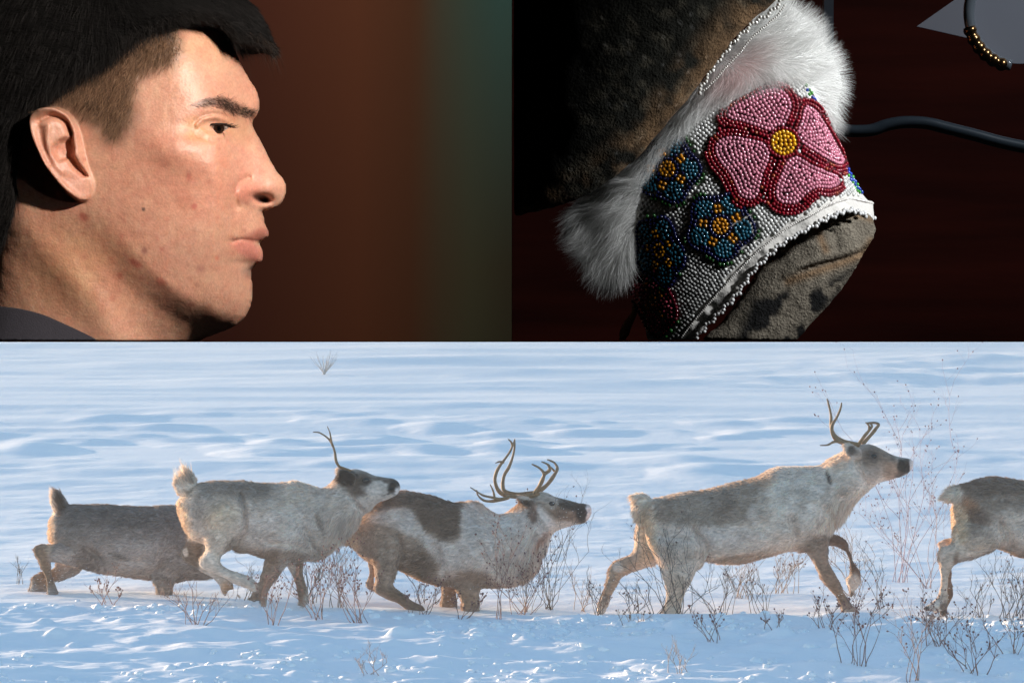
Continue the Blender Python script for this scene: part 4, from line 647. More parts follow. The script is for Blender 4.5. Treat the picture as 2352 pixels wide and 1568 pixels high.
# keep only the slit between the lids
slit = [(922, 592), (955, 583), (1000, 576), (1040, 579), (1056, 586), (1040, 601), (1010, 614), (985, 614), (955, 604)]
zz_ = np.linspace(0, 1, 24); bx, bz = np.meshgrid(np.linspace(905, 1070, 60), np.linspace(545, 635, 34), indexing='ij'); sdv, qx, qz = sdist(crom(slit, 4), bx, bz, True)
bx = np.where(sdv < 0, qx, bx); bz = np.where(sdv < 0, qz, bz); Yd = ep[1]-.0009-.0022*(1-((bx-1000)/90)**2)
wx = (HF.px(np.stack([bx.ravel(), bz.ravel()], 1))); Yr = Yd.ravel()
ev = np.stack([(wx[:, 0]-1176)*S*Yr, Yr, CZ+(784-wx[:, 1])*S*Yr], 1); i, j = np.meshgrid(np.arange(59), np.arange(33), indexing='ij'); a = (i*34+j).ravel()
keepq = (sdv[:-1, :-1] > -6).ravel(); ecol = np.tile([.50, .40, .36], (len(ev), 1)); rr_ = np.hypot((bx-1010)/27, (bz-594)/34).ravel(); k = 1-sstep(.85, 1.1, rr_); ecol = ecol*(1-k[:, None])+np.array([.035, .018, .012])*k[:, None]; k = (1-sstep(.3, .45, rr_))[:, None]; ecol = ecol*(1-k)+.003*k
mesh('eye', ev, np.stack([a, a+34, a+35, a+1], 1)[keepq], M_eyew, man, ecol)
lp = crom([(920, 590), (955, 579), (1000, 572), (1045, 575), (1066, 588)], 6, False); LP = HF.px(lp); Yl = ep[1]-.0042+.0022*((lp[:, 0]-1000)/70)**2
L3 = np.stack([(LP[:, 0]-1176)*S*Yl, Yl, CZ+(784-LP[:, 1])*S*Yl], 1); ch = [(L3, np.full(len(L3), .0007))]
for k in range(46):
    p = L3[int(RNG.integers(6, len(L3)))]; ln = RNG.uniform(.003, .007); ch.append(([p, p+[ln*.6, -ln*.45, -ln*.15], p+[ln*1.1, -ln*.7, ln*.05]], (.00014, .0001, .00004)))
V, F = tubes(ch, 4); mesh('eyelash', V, F, mat('lash', (.02, .012, .01), .6), man)
# shirt
sp_ = crom([(-330, 1350), (-200, 1395), (0, 1412), (100, 1424), (200, 1450), (300, 1493), (380, 1530), (450, 1566), (560, 1640), (700, 1900), (-400, 1900)], 3)
shd = sdist(sp_, AX, AZ)
Hs = (np.maximum(Ht, 50)+34+np.clip(shd, 0, 300)*1.0)*UH; hy3 = np.arange(-.15, .15, hs*1.5)
zs3 = hzs[hzs < CZ+.05]; k3 = len(zs3)
G = np.maximum(np.abs(hy3)[None, :, None]-Hs[:, None, :k3], -(shd*UH)[:, None, :k3]); G = np.maximum(G, np.abs(hy3)[None, :, None]*-1+np.where(ds > 0, Ht*UH-.004, 0)[:, None, :k3]*0-.2); G = np.maximum(G, (CZ+.0007)-zs3[None, None, :])
# anisotropic grid: y step differs, rescaled after meshing
V, Q = surfnets(G.astype(np.float32), (0, 0, 0), 1.0); V = np.stack([hxs[0]+V[:, 0]*hs, hy3[0]+V[:, 1]*hs*1.5+YH, hzs[0]+V[:, 2]*hs], 1)
sh = mesh('shirt', V, Q, M_shirt, man); sh['label'] = 'dark navy T-shirt collar'

# ------------------------------------------------------------------ the beaded moccasins
MF = Fr(1250, 0, 1.88); YM = 1.36; UM = MF.u(YM)
def Dm(m):
    m = np.asarray(m, float); v = (m[..., 0]-1000)*.966-(m[..., 1]-600)*.26-200
    vp = np.clip(v, 0, 420); return .18*v+.00040*np.clip(v, -900, 420)**2+2.4/320**2*vp**3/3
def P3(m, off=0):
    m = np.asarray(m, float).reshape(-1, 2); q = MF.px(m); Yd = YM+Dm(m)*UM+off
    return np.stack([(q[:, 0]-1176)*S*Yd, Yd, CZ+(784-q[:, 1])*S*Yd], 1)
def N3(m):
    a_ = P3(m+[2, 0])-P3(m-[2, 0]); b_ = P3(m+[0, 2])-P3(m-[0, 2]); n = np.cross(b_, a_); n /= np.linalg.norm(n, axis=1, keepdims=True); n[n[:, 1] > 0] *= -1; return n
moc = empty('beaded_moccasin', tuple(P3([(1000, 900)])[0])); tag(moc, 'hide moccasin with large pink beaded flower, smaller blue flowers and white fur trim', 'moccasin')
def sheet(poly, step, off, th):
    poly = np.asarray(poly, float); x0, y0 = poly.min(0)-step*2; x1, y1 = poly.max(0)+step*2
    gx, gy = np.meshgrid(np.arange(x0, x1, step), np.arange(y0, y1, step), indexing='ij'); d, nx_, ny_ = sdist(poly, gx, gy, True)
    out = (d < step*.35) & (d > -step*1.5); gx = np.where(out, nx_, gx); gy = np.where(out, ny_, gy)
    n, m = gx.shape; i, j = np.meshgrid(np.arange(n-1), np.arange(m-1), indexing='ij'); ok = (np.minimum(np.minimum(d[:-1, :-1], d[1:, :-1]), np.minimum(d[:-1, 1:], d[1:, 1:])) > -step*1.4) & (np.maximum(np.maximum(d[:-1, :-1], d[1:, :-1]), np.maximum(d[:-1, 1:], d[1:, 1:])) > 0)
    a_ = (i*m+j)[ok]; q = np.stack([gx.ravel(), gy.ravel()], 1); V = P3(q, off); V2 = P3(q, off+th); k = len(V); V[:, 2] = np.maximum(V[:, 2], CZ+.0006); V2[:, 2] = np.maximum(V2[:, 2], CZ+.0006)
    F1 = np.stack([a_, a_+1, a_+m+1, a_+m], 1); return np.concatenate([V, V2]), np.concatenate([F1, F1[:, ::-1]+k]), q
BV, BF = uvs(8, 5)
class Beads:
    def __init__(s, pitch=17.6): s.h = {}; s.pitch = pitch
    def free(s, p, f=.86):
        g_ = s.pitch*UM; k = tuple(np.floor(p/g_).astype(int)); lim = (g_*f)**2
        for a_ in (-1, 0, 1):
            for b_ in (-1, 0, 1):
                for c_ in (-1, 0, 1):
                    for q in s.h.get((k[0]+a_, k[1]+b_, k[2]+c_), ()):
                        if (q[0]-p[0])**2+(q[1]-p[1])**2+(q[2]-p[2])**2 < lim: return False
        return True
    def add(s, p):
        g_ = s.pitch*UM; k = tuple(np.floor(p/g_).astype(int)); s.h.setdefault(k, []).append(p)
    def row(s, pts, f=.86, jit=.8, test=None):
        """lay a row along pts; returns kept frame points"""
        pts = np.asarray(pts, float)
        if len(pts) < 2: return []
        W3 = P3(pts); L = np.concatenate([[0], np.cumsum(np.linalg.norm(np.diff(W3, axis=0), axis=1))]); n = int(L[-1]/(s.pitch*UM)); out = []
        if n < 1: return []
        for l in (np.arange(n)+.5)*(L[-1]/n):
            m = np.array([np.interp(l, L, pts[:, 0]), np.interp(l, L, pts[:, 1])])+RNG.normal(0, jit, 2)
            if test is not None and not test(m): continue
            p = P3(m)[0]
            if s.free(p, f): s.add(p); out.append(m)
        return out
BD = Beads()
def bead_mesh(name, ms, cols, par, r=9.5, off=-.0008, material=None):
    ms = np.asarray(ms, float).reshape(-1, 2); okz = P3(ms)[:, 2] > CZ+.0015 if len(ms) else []; cols = np.asarray(cols, float)[okz]; ms = ms[okz]; n = len(ms)
    if not n: return
    P = P3(ms, off); Nn = N3(ms); rr = r*UM*RNG.uniform(.9, 1.08, n); V = (BV[None]*rr[:, None, None]*np.array([1, .86, 1]))+P[:, None]
    k = len(BV); o_ = (np.arange(n)*k)[:, None, None]; c = np.repeat(np.asarray(cols, float)*RNG.uniform(.8, 1.2, (n, 1)), k, 0)
    return mesh(name, V.reshape(-1, 3), [(BF[0][None]+o_).reshape(-1, 4), (BF[1][None]+o_).reshape(-1, 3)], material or M_bead, par, c)
panel_p = crom([(1180, 362), (1260, 355), (1335, 362), (1380, 440), (1420, 520), (1480, 630), (1540, 770), (1600, 880), (1645, 935), (1590, 915), (1540, 905), (1450, 935), (1380, 975), (1300, 1015), (1200, 1085), (1100, 1170), (1000, 1275), (900, 1385), (800, 1505), (740, 1590), (640, 1590), (600, 1450), (565, 1250), (560, 1080), (575, 960), (610, 840), (690, 680), (800, 580), (900, 500), (1040, 410)], 3)
V, F, _ = sheet(panel_p, 12, -.0002, .006)
panel = mesh('beaded_panel', V, F, M_white, moc)
PINK, RED_, YEL = (.60, .22, .30), (.22, .006, .016), (.75, .36, .01)
petals = [[(985, 520), (1010, 490), (1080, 450), (1150, 412), (1215, 405), (1260, 430), (1283, 480), (1272, 530), (1240, 588), (1190, 602), (1130, 585), (1060, 562), (1000, 548)], [(1345, 485), (1395, 505), (1440, 570), (1480, 640), (1515, 705), (1530, 745), (1495, 757), (1440, 730), (1380, 692), (1322, 650), (1306, 610), (1325, 550)],
    [(940, 650), (990, 625), (1060, 632), (1145, 652), (1178, 690), (1180, 730), (1155, 790), (1140, 850), (1120, 905), (1080, 917), (1040, 892), (1018, 840), (990, 790), (950, 742), (928, 690)], [(1262, 738), (1310, 718), (1370, 752), (1440, 783), (1497, 808), (1504, 845), (1462, 867), (1400, 865), (1352, 890), (1310, 932), (1255, 938), (1212, 912), (1212, 850), (1238, 790)]]
red_p = crom([(935, 520), (985, 478), (1100, 418), (1180, 374), (1245, 378), (1305, 430), (1360, 450), (1425, 490), (1485, 600), (1535, 720), (1548, 785), (1522, 825), (1535, 870), (1482, 905), (1405, 912), (1355, 960), (1285, 988), (1200, 975), (1150, 942), (1070, 962), (1010, 930), (968, 850), (915, 790), (883, 710), (893, 640), (940, 590)], 4)
flower = []; fcol = []
def offset_rows(poly, dist, sign=-1):
    """contour of poly moved inwards (sign -1) or outwards"""
    p = np.asarray(poly, float); t_ = np.roll(p, -1, 0)-np.roll(p, 1, 0); nrm = np.stack([t_[:, 1], -t_[:, 0]], 1); nrm /= np.linalg.norm(nrm, axis=1, keepdims=True)+1e-9
    area = (p[:, 0]*np.roll(p[:, 1], -1)-np.roll(p[:, 0], -1)*p[:, 1]).sum(); s_ = 1 if area > 0 else -1
    q = p+nrm*s_*dist*sign*1.0; d = sdist(p, q[:, 0], q[:, 1])*(-sign); keep = d > dist*.93
    return q, keep
def runs(q, keep):
    out = []; cur = []
    for k in range(len(q)+1):
        if keep[k % len(q)]: cur.append(q[k % len(q)])
        else:
            if len(cur) > 1: out.append(cur)
            cur = []
    if len(cur) > 1: out.append(cur)
    return out
fc = np.array([1245, 655.])
ring = lambda r, c=fc: [c+r*np.array([math.cos(a_), math.sin(a_)*.95]) for a_ in np.linspace(0, 2*math.pi, 40)]
for r in (52, 33, 14): 
    k = BD.row(ring(r), .8); flower += k; fcol += [YEL]*len(k)
k = BD.row([fc-[1, 0], fc+[12, 0]], .5); flower += k; fcol += [YEL]*len(k)
for r in (71,): k = BD.row(ring(r), .8); flower += k; fcol += [RED_]*len(k)
for pt in petals:
    p = crom(pt, 6); cen = p.mean(0); axis_ = fc-cen; axis_ /= np.linalg.norm(axis_)
    for d_ in (9, 26):
        for rn in runs(*offset_rows(p, d_)): k = BD.row(rn, .8); flower += k; fcol += [np.array(PINK)*(1.15 if d_ == 10 else 1)]*len(k)
    inside = lambda m: sdist(p, m[0], m[1]) > 33
    pr = np.array([-axis_[1], axis_[0]])
    for s_ in np.arange(-170, 171, 17):
        ln = [cen+pr*s_+axis_*t_ for t_ in np.linspace(-200, 200, 70)]; dd = sdist(p, np.array(ln)[:, 0], np.array(ln)[:, 1]) > 33
        for rn in runs(np.array(ln), dd): k = BD.row(rn, .8); flower += k; fcol += [PINK]*len(k)
for pt in petals:
    p = crom(pt, 4)
    for y_ in np.arange(p[:, 1].min(), p[:, 1].max(), 6):
        for x_ in np.arange(p[:, 0].min(), p[:, 0].max(), 6):
            if sdist(p, x_, y_) > 8 and BD.free(P3((x_, y_))[0], .74): m = np.array([x_, y_]); BD.add(P3(m)[0]); flower.append(m); fcol.append(PINK)
for d_ in (9, 26, 43, 60):
    for pt in petals:
        p = crom(pt, 6); q, kp = offset_rows(p, d_, 1); kp &= sdist(red_p, q[:, 0], q[:, 1]) > 3
        for rn in runs(q, kp): k = BD.row(rn, .84); flower += k; fcol += [RED_ if RNG.random() > .06 else (.3, .05, .02) for _ in k]
for y_ in np.arange(370, 990, 8):
    for x_ in np.arange(880, 1550, 8):
        m = np.array([x_, y_], float)
        if sdist(red_p, m[0], m[1]) > 6 and all(sdist(np.array(pt, float), m[0], m[1]) < -6 for pt in petals) and BD.free(P3(m)[0], .93): BD.add(P3(m)[0]); flower.append(m); fcol.append(RED_)
o = bead_mesh('pink_flower', flower, fcol, panel, off=-.0016)
V, F, _ = sheet(red_p, 10, -.0006, .001); mesh('flower_backing', V, F, mat('dark_red_felt', (.05, .002, .005), .9), panel)
TEAL, NAVY, ORG, GRN = (.02, .11, .17), (.006, .008, .05), (.55, .22, .012), (.015, .07, .015)
def small_flower(c, rc, R0, ang, n, sq, tilt, cp, co, cr, label, rays=True):
    c = np.array(c, float); ms = []; cs = []; ca, sa = math.cos(tilt), math.sin(tilt)
    T = lambda p: c+np.array([p[0]*ca*sq-p[1]*sa, p[0]*sa*sq+p[1]*ca])
    for r in np.arange(rc-8, 2, -17): k = BD.row([T((r*math.cos(a_), r*math.sin(a_))) for a_ in np.linspace(0, 2*math.pi, 30)], .8); ms += k; cs += [cr]*len(k)
    k = BD.row([T((0, 0)), T((10, 0))], .6); ms += k; cs += [cr]*len(k)
    for i in range(n):
        a_ = ang+i*2*math.pi/n
        if rays:
            for o_ in (-9, 9):
                b_ = a_+math.pi/n; k = BD.row([T((r*math.cos(b_)-o_*math.sin(b_), r*math.sin(b_)+o_*math.cos(b_))) for r in np.linspace(rc+16, rc+62, 8)], .7); ms += k; cs += [cr]*len(k)
    for r in (rc+9,): k = BD.row([T((r*math.cos(a_), r*math.sin(a_))) for a_ in np.linspace(0, 2*math.pi, 30)], .8); ms += k; cs += [co]*len(k)
    for i in range(n):
        a_ = ang+i*2*math.pi/n; pc = np.array([math.cos(a_), math.sin(a_)])*(rc+(R0-rc)*.52)
        for k_, f_ in ((0, .22), (1, .50), (2, .78)):
            L_ = (R0-rc)*.5*f_; W_ = R0*.36*f_
            k = BD.row([T((pc[0]+L_*math.cos(b_)*math.cos(a_)-W_*math.sin(b_)*math.sin(a_), pc[1]+L_*math.cos(b_)*math.sin(a_)+W_*math.sin(b_)*math.cos(a_))) for b_ in np.linspace(0, 2*math.pi, 26)], .82); ms += k; cs += [cp]*len(k)
    out_r = lambda b_: R0*(1.0+.09*math.cos(n*(b_-ang)))
    for d_ in (-3, -21, -38):
        k = BD.row([T(((out_r(b_)+d_)*math.cos(b_), (out_r(b_)+d_)*math.sin(b_))) for b_ in np.linspace(0, 2*math.pi, 80)], .84); ms += k; cs += [co]*len(k)
    inn = [T((out_r(b_)*math.cos(b_), out_r(b_)*math.sin(b_))) for b_ in np.linspace(0, 2*math.pi, 60)]
    ip = np.array(inn); x0, y0 = ip.min(0); x1, y1 = ip.max(0)
    for x_ in np.arange(x0, x1, 8):
        for y_ in np.arange(y0, y1, 8):
            m = np.array([x_, y_])
            if sdist(ip, x_, y_) > 4 and BD.free(P3(m)[0], .93): BD.add(P3(m)[0]); ms.append(m); cs.append(co)
    k = BD.row([T(((out_r(b_)+15)*math.cos(b_), (out_r(b_)+15)*math.sin(b_))) for b_ in np.linspace(0, 2*math.pi, 80)], .9, test=lambda m: noise(np.array([m[0], m[1], 0.]), 1/38.) > .52); ms += k; cs += [GRN]*len(k)
    o = bead_mesh('small_flower', ms, cs, panel, off=-.0014); o['label'] = label
small_flower((955, 1038), 40, 150, .15, 5, 1, 0, TEAL, NAVY, ORG, 'blue beaded flower below the pink one')
small_flower((712, 775), 40, 150, .2, 5, .95, -.2, TEAL, NAVY, ORG, 'blue beaded flower beside the fur')
small_flower((675, 1150), 38, 160, .35, 5, .66, -.25, TEAL, NAVY, ORG, 'narrow blue beaded flower at the left edge')
small_flower((650, 1380), 34, 165, .5, 4, .55, -.3, (.5, .08, .12), (.09, .004, .012), (.5, .16, .012), 'dark red beaded flower at the bottom')
side = [[(1345, 385), (1372, 420), (1405, 480), (1412, 500), (1380, 470), (1355, 425)], [(1542, 770), (1575, 830), (1612, 892), (1600, 895), (1560, 845), (1540, 800)]]
sc2 = [((.02, .05, .35), (.05, .25, .03)), ((.02, .06, .4), (.06, .3, .04))]
for sp2, cc2 in zip(side, sc2):
    ms = []; cs = []
    p = np.array(sp2, float)
    for x_ in np.arange(p[:, 0].min(), p[:, 0].max(), 5):
        for y_ in np.arange(p[:, 1].min(), p[:, 1].max(), 7):
            m = np.array([x_, y_])
            if sdist(p, x_, y_) > 0 and BD.free(P3(m)[0], .9): BD.add(P3(m)[0]); ms.append(m); cs.append(cc2[int(RNG.random() > .6)])
    bead_mesh('side_flower', ms, cs, panel)
ms = []; dv = np.array([.72, -.69]); pv = np.array([.69, .72])
for s_ in np.arange(-700, 900, 17.5):
    ln = np.array([np.array([1000, 1000])+pv*s_+dv*t_ for t_ in np.arange(-900, 1000, 6)]); dd = sdist(panel_p, ln[:, 0], ln[:, 1]) > 8
    for rn in runs(ln, dd): ms += BD.row(rn, .82, .5)
bead_mesh('white_beads', ms, [(.62, .62, .60)]*len(ms), panel, off=-.0006)
# hide rim below the panel, seam of tiny beads, picot bead edging
low = [(1655, 925), (1600, 912), (1540, 905), (1450, 935), (1380, 975), (1300, 1015), (1200, 1085), (1100, 1170), (1000, 1275), (900, 1385), (800, 1505), (735, 1600)]
edge = [(1662, 1008), (1600, 975), (1540, 968), (1460, 998), (1380, 1040), (1270, 1100), (1180, 1170), (1100, 1255), (1050, 1330), (990, 1400), (900, 1490), (805, 1600)]
V, F, q = sheet(np.array(crom(low, 4, False).tolist()+crom(edge, 4, False)[::-1].tolist()), 9, 0, .003)
V[:, 1] += (fbm(V, 140, 2)-.5)*.004; mesh('hide_rim', V, F, M_white, moc)
ms = Beads(10).row(crom([(p[0]+3, p[1]+8) for p in low], 6, False), .6, .3); bead_mesh('seam_beads', ms, [(.75, .72, .68)]*len(ms), moc, 5, -.001)
def picot(pts, name, par, f=1):
    p = crom(pts, 14, False); W3 = P3(p); L = np.concatenate([[0], np.cumsum(np.linalg.norm(np.diff(W3, axis=0), axis=1))]); n = int(L[-1]/(15*UM)); ms = []
    for k in range(n):
        l = (k+.5)/n*L[-1]; m = np.array([np.interp(l, L, p[:, 0]), np.interp(l, L, p[:, 1])]); m2 = np.array([np.interp(l+1e-4, L, p[:, 0]), np.interp(l+1e-4, L, p[:, 1])]); t_ = (m2-m)/(np.linalg.norm(m2-m)+1e-9)
        ms.append(m+np.array([-t_[1], t_[0]])*((8, 0, -7, 1)[k % 4])*f+RNG.normal(0, 1.2, 2))
    return bead_mesh(name, ms, [(.68, .68, .67)]*len(ms), par, 9.5, -.002)
picot(edge, 'bead_edging', moc)
# toe
def volume(poly, Yc, h, ws, name, par, m, colf, relief=None, clip=None, nz=0, fr=MF):
    p = crom(fr.w(poly, Yc), 4); x0, z0 = p.min(0)-.006; x1, z1 = p.max(0)+.006; x0 = max(x0, .0006) if clip else x0
    z0_ = z0; xs = np.arange(x0-.003*0, x1, h); zs = np.arange(z0, z1, h); U, d = inflate(p, h, xs, zs, .05); Hq = np.sqrt(np.maximum(U, 0))
    X, Z = np.meshgrid(xs, zs, indexing='ij'); q = fr.inv(np.stack([(X/Yc/S+1176).ravel(), (784-(Z-CZ)/Yc/S).ravel()], 1)); rel = relief(q[:, 0].reshape(X.shape), q[:, 1].reshape(X.shape)) if relief else 0
    Wq = np.where(U > 0, (np.maximum(Hq+rel*sstep(0, .006, Hq), Hq*.3))**2, U); ym = Hq.max()*ws+.012; yv = np.arange(-ym, ym, h)
    G = ((yv[None, :, None]/ws)**2-Wq[:, None, :])/(2*np.sqrt(np.maximum(Wq[:, None, :], (yv[None, :, None]/ws)**2)+1e-5))
    if nz: XX, YY, ZZ = np.meshgrid(xs, yv, zs, indexing='ij'); G = G+(fbm(np.stack([XX, YY, ZZ], -1), 60, 2)-.5)*nz
    G = np.maximum(G, (CZ+.0005)-zs[None, None, :])
    if clip: G = np.maximum(G, (.0006-xs)[:, None, None])
    xs_ = xs
    V, Q = surfnets(G.astype(np.float32), (xs[0], -ym, zs[0]), h); V[:, 1] += Yc; qq = fr.inv(app(V)); return mesh(name, V, Q, m, par, colf(qq, V)), V, Q
toe_p = [(1255, 1110), (1330, 1060), (1400, 1025), (1470, 985), (1550, 968), (1620, 975), (1655, 1000), (1668, 1060), (1640, 1125), (1600, 1190), (1540, 1290), (1470, 1380), (1400, 1455), (1270, 1620), (1150, 1900), (850, 1900), (850, 1600), (960, 1480), (1080, 1320), (1150, 1210)]
def toe_rel(X, Y):
    r = 9*curve_k([(1245, 1272), (1300, 1225), (1400, 1195), (1500, 1170), (1580, 1140), (1650, 1095)], X, Y, 16)-14*curve_k([(1250, 1295), (1310, 1250), (1410, 1218), (1510, 1192), (1600, 1160), (1655, 1120)], X, Y, 10)-8*curve_k([(1430, 1020), (1475, 1080), (1480, 1140)], X, Y, 12)+9*ell(1370, 1110, 80, 60, X, Y)-12*curve_k([(1180, 1190), (1270, 1120), (1380, 1060), (1500, 990)], X, Y, 22)
    return 2.2*r*UM
def toe_col(q, V):
    n_ = len(q); c = np.tile([.21, .185, .145], (n_, 1)); s3 = np.stack([q[:, 0], q[:, 1], np.zeros(n_)], 1)
    k = sstep(.43, .52, fbm(s3, 1/70., 5))*sstep(-10, 60, sdist([(1560, 1200), (1640, 1150), (1300, 1700), (950, 1700), (1080, 1350), (1250, 1300), (1400, 1290)], q[:, 0], q[:, 1])); c = c*(1-k[:, None])+np.array([.018, .018, .018])*k[:, None]
    k = (.7*curve_k([(1400, 1050), (1440, 1150)], q[:, 0], q[:, 1], 18)+.75*curve_k([(1270, 1290), (1400, 1245), (1600, 1170), (1650, 1110)], q[:, 0], q[:, 1], 22)+.6*curve_k([(1450, 1005), (1560, 985), (1650, 1010)], q[:, 0], q[:, 1], 14))[:, None]; k = np.clip(k, 0, 1); return c*(1-k)+np.array([.22, .13, .065])*k
volume(toe_p, 1.393, .0012, .62, 'hide_toe', moc, M_hide, toe_col, toe_rel, nz=.0016)
# fur
fur_p = crom([(1215, 0), (1270, 20), (1320, 55), (1390, 110), (1425, 190), (1470, 260), (1500, 330), (1515, 385), (1500, 450), (1490, 540), (1480, 610), (1440, 540), (1400, 460), (1340, 385), (1220, 375), (1130, 405), (1020, 455), (930, 500), (860, 560), (760, 640), (680, 720), (630, 820), (590, 930), (570, 1050), (565, 1230), (500, 1320), (400, 1310), (330, 1230), (280, 1130), (240, 1000), (330, 890), (440, 830), (540, 740), (680, 590), (820, 430), (960, 270), (1090, 110), (1170, 10)], 3)
V, F, q = sheet(fur_p, 12, .002, .008); c = np.tile([.60, .60, .59], (len(V), 1))
fur = mesh('fur_trim', V, F, mat('fur_base', (.78, .78, .76), .95), moc); fur['label'] = 'white fur trim'
n = 100000; x0, y0 = fur_p.min(0); x1, y1 = fur_p.max(0); m = np.stack([RNG.uniform(x0, x1, n), RNG.uniform(y0, y1, n)], 1); d = sdist(fur_p, m[:, 0], m[:, 1]); kp = d > 3; m = m[kp]; d = d[kp]; n = len(m)
ctl = [((1250, 60), (.55, -.75)), ((1350, 150), (.8, -.5)), ((1450, 300), (.9, -.25)), ((1480, 420), (.95, .1)), ((1460, 560), (.5, .8)), ((1250, 250), (.75, -.3)), ((1200, 360), (.45, .5)), ((1050, 420), (-.1, .95)), ((1050, 250), (.5, -.1)), ((900, 450), (-.3, .8)), ((760, 600), (-.3, .75)), ((640, 760), (-.4, .6)), ((520, 900), (-.9, .35)), ((450, 1100), (-.7, .7)), ((400, 1280), (-.35, .9)), ((300, 1050), (-.9, .5)), ((540, 1200), (.1, 1))]
cp_ = np.array([c_[0] for c_ in ctl], float); cv = np.array([c_[1] for c_ in ctl], float); wgt = 1/(((m[:, None]-cp_[None])**2).sum(2)+400)**1.5; fl = (wgt[..., None]*cv[None]).sum(1)/wgt.sum(1)[:, None]
an = (noise(np.stack([m[:, 0], m[:, 1], np.zeros(n)], 1), 1/60.)-.5)*1.3+RNG.normal(0, .2, n); ca, sa = np.cos(an), np.sin(an); fl = np.stack([fl[:, 0]*ca-fl[:, 1]*sa, fl[:, 0]*sa+fl[:, 1]*ca], 1); fl /= np.linalg.norm(fl, axis=1, keepdims=True)
bul = np.clip(d, 0, 90)/90; off = -RNG.uniform(0, 1, n)*.0075*np.sqrt(bul); P0 = P3(m)+np.stack([np.zeros(n), off, np.zeros(n)], 1)
D = np.stack([fl[:, 0], -np.abs(RNG.normal(.32, .22, n)), -fl[:, 1]], 1)
rt = sstep(1350, 1500, m[:, 0]); D[:, 1] += .5*rt; D /= np.linalg.norm(D, axis=1, keepdims=True); L = RNG.uniform(.005, .0125, n)*(.8+.4*bul)
pinkk = ell(1020, 330, 130, 60, m[:, 0], m[:, 1], -40)[:, None]; cc = np.tile([.84, .84, .82], (n, 1))*(1-pinkk*.5)+np.array([.75, .38, .36])*pinkk*.5
Vr, Qr, Cr = ribbons(P0, D, None, L, .00013, 3, np.array([0, .25, 0]), cc*RNG.uniform(.8, 1.15, (n, 1))); mesh('strands', Vr, Qr, translucent('white_fur', k=.5), fur, Cr)
# fringe thong at the bottom
V, F = tubes([(np.concatenate([P3([(565, 1400), (560, 1440), (530, 1490), (515, 1530), (505, 1600)])]), [.0012, .0014, .0022, .0024, .0015])], 8); V = V[:, :]; V[:, 2] = np.maximum(V[:, 2], CZ+.0006)
mesh('thong', V, F, mat('tan_thong', (.35, .18, .07), .8), moc)
# the dark moccasin in front, upper left
dk = empty('dark_moccasin', tuple(P3([(500, 400)], -.03)[0])); tag(dk, 'dark smoked hide moccasin with white bead edge at the upper left of the beaded one', 'moccasin')
lea = [(-60, -260), (1390, -260), (1290, -80), (1195, 20), (1100, 95), (1020, 175), (950, 270), (890, 345), (835, 420), (770, 500), (690, 590), (620, 675), (545, 750), (440, 835), (330, 900), (220, 945), (100, 975), (-60, 995), (-500, 900), (-500, -200)]
def lea_col(q, V):
    n_ = len(q); s3 = np.stack([q[:, 0], q[:, 1], np.zeros(n_)], 1); k = (1-sstep(20, 190, np.abs(sdist(lea, q[:, 0], q[:, 1]))))*sstep(.3, .6, fbm(s3, 1/90., 4)); e_ = sstep(.56, .62, fbm(s3+50, 1/55., 5))  # brown band along the outline: light catching the edge, put into the colour
    c = np.tile([.020, .020, .016], (n_, 1)); c = c+np.array([.15, .085, .04])*k[:, None]+np.array([.04, .035, .025])*e_[:, None]; fl = noise(s3, 1/7.) > .93; c[fl] = c[fl]*1.8+.05; return c
lo_, V, Q = volume(lea, 1.325, .0018, .62, 'hide', dk, M_hide, lea_col, lambda X, Y: (fbm(np.stack([X, Y, X*0], -1), 1/160., 3)-.5)*30*UM, clip=True, nz=.001)
def chain(pts, Yc, name, par, r, step, amp=0):
    p = crom(pts, 10, False)+[13, 11]; L = np.concatenate([[0], np.cumsum(np.hypot(*np.diff(p, axis=0).T))]); n = int(L[-1]/step); Vb = []
    for k in range(n):
        l = (k+.5)*step; a_ = np.array([np.interp(l, L, p[:, 0]), np.interp(l, L, p[:, 1])]); b_ = np.array([np.interp(l+2, L, p[:, 0]), np.interp(l+2, L, p[:, 1])]); t_ = (b_-a_)/np.linalg.norm(b_-a_); a_ = a_+np.array([-t_[1], t_[0]])*amp*(0, 1, 0, -1)[k % 4]+RNG.normal(0, .8, 2)
        w2 = MF.w([a_], Yc)[0]; Vb.append(BV*r*MF.u(Yc)+np.array([w2[0], Yc, w2[1]]))
    k = len(BV); o_ = (np.arange(n)*k)[:, None, None]; return mesh(name, np.concatenate(Vb), [(BF[0][None]+o_).reshape(-1, 4), (BF[1][None]+o_).reshape(-1, 3)], M_bead, par, np.tile([.66, .65, .6], (n*k, 1)))
chain([(1235, -20), (1205, 15), (1150, 65), (1100, 90), (1060, 130), (1010, 175), (960, 235), (915, 290), (885, 340), (860, 385), (835, 425)], 1.335, 'bead_edging', dk, 9.5, 15, 7)
chain([(1240, 10), (1210, 55), (1150, 110), (1090, 160), (1030, 235), (980, 285), (930, 345), (890, 385), (862, 410)], 1.338, 'seam_beads', dk, 5.5, 11)
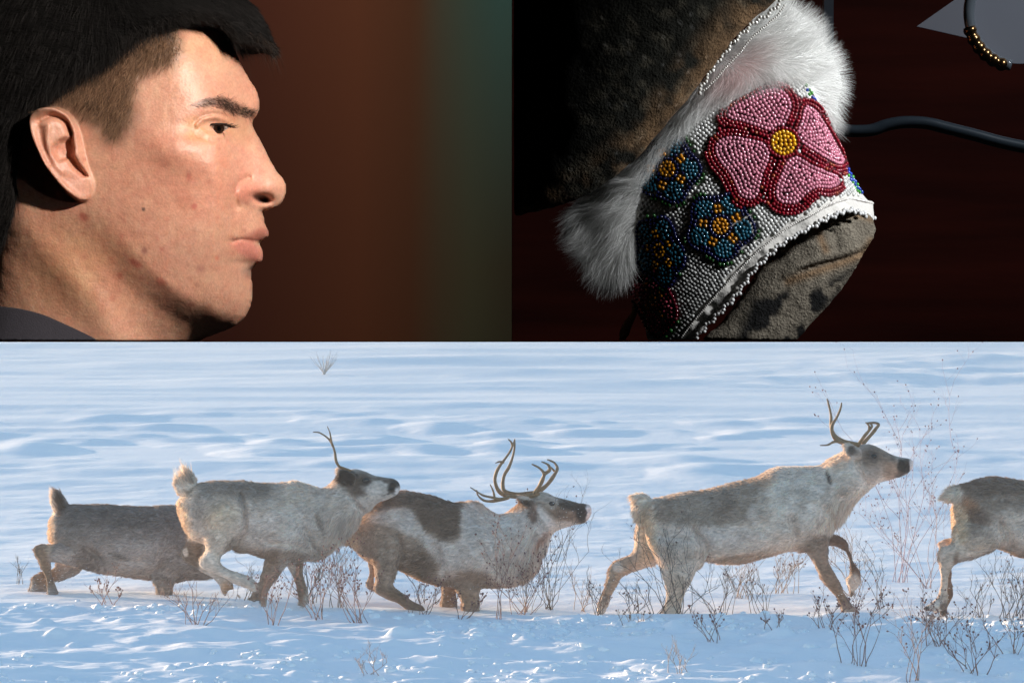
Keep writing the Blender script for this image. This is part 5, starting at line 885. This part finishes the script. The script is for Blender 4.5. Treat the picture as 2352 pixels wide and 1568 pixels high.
# ------------------------------------------------------------------ eyeglasses and paper behind
def P2(p, Y): w2 = MF.w(p, Y); return np.stack([w2[:, 0], np.full(len(w2), Y), w2[:, 1]], 1)
gl = empty('magnifier', tuple(P2([(2300, 100)], 2.1)[0])); tag(gl, 'round glass in a metal rim lying in the top right corner', 'lens')
cx, cy, rr = 2330, 60, 232
arc = lambda a0, a1, n_, r: [(cx+r*math.cos(a_), cy+r*math.sin(a_)*1.05) for a_ in np.linspace(R(a0), R(a1), n_)]
V, F = tubes([(P2(arc(100, 250, 40, rr), 2.1), np.full(40, .0042))], 10); mesh('rim', V, F, mat('steel_rim', (.22, .25, .28), .25, spec=1, coat=1), gl)
V, F = tubes([(P2(arc(105, 165, 24, rr+8), 2.095), .0035+.0016*np.abs(np.sin(np.arange(24)*.8)))], 10); mesh('rim_coil', V, F, M_copper, gl)
p = P2(arc(0, 360, 60, rr-10)[:-1], 2.105); V = np.concatenate([p, p+[0, .003, 0]]); k = len(p); V = np.concatenate([V, [V[:k].mean(0)], [V[k:].mean(0)]]); i = np.arange(k); j = (i+1) % k
mesh('lens', V, [np.stack([i, j, j+k, i+k], 1), np.stack([i, j, np.full(k, 2*k)], 1), np.stack([j+k, i+k, np.full(k, 2*k+1)], 1)], mat('frosted_glass', (.34, .35, .40), .5), gl, smooth=False)
pp = P2([(1858, 122), (2075, -30), (2200, -60), (2135, 185)], 2.2); V = np.concatenate([pp, pp+[0, .002, 0]]); o = mesh('paper_sheet', V, np.array([(0, 1, 2, 3), (7, 6, 5, 4), (0, 4, 5, 1), (1, 5, 6, 2), (2, 6, 7, 3), (3, 7, 4, 0)]), M_paper, smooth=False); tag(o, 'grey paper corner sticking out left of the round glass', 'paper')
rd = empty('bent_rod', tuple(P2([(1800, 580)], 1.9)[0])); tag(rd, 'shiny black wavy metal rod running right from behind the fur', 'rod')
V, F = tubes([(P2(crom([(1400, 590), (1480, 592), (1560, 602), (1650, 598), (1720, 575), (1800, 562), (1900, 566), (2000, 590), (2120, 620), (2250, 655), (2420, 690)], 8, False), 1.9), .0042)], 12); mesh('shaft', V, F, mat('glossy_black_metal', (.06, .08, .10), .3, spec=1, coat=1), rd)
V, F = box(*P2([(1432, 300)], 2.0)[0][[0]], *P2([(1476, 300)], 2.0)[0][[0]], 2.0, 2.012, *P2([(1450, 420)], 2.0)[0][[2]], *P2([(1450, -60)], 2.0)[0][[2]]); o = mesh('metal_bar', V, F, mat('blued_metal', (.10, .11, .13), .4, .3), smooth=False); tag(o, 'upright blue grey bar behind the top of the fur', 'bar')

# ------------------------------------------------------------------ powder haze hanging over the snow
hm = bpy.data.materials.new('haze_air'); hm.use_nodes = True; hn = hm.node_tree; hn.nodes.remove(hn.nodes['Principled BSDF'])
pv_ = hn.nodes.new('ShaderNodeVolumePrincipled'); pv_.inputs['Density'].default_value = .0028; pv_.inputs['Color'].default_value = (.80, .90, 1, 1)
hn.links.new(pv_.outputs[0], hn.nodes['Material Output'].inputs['Volume'])
V, F = box(-275, 275, -410, 620, -2.2, 5.6); o = mesh('haze', V, F, hm, smooth=False); tag(o, kind='stuff')
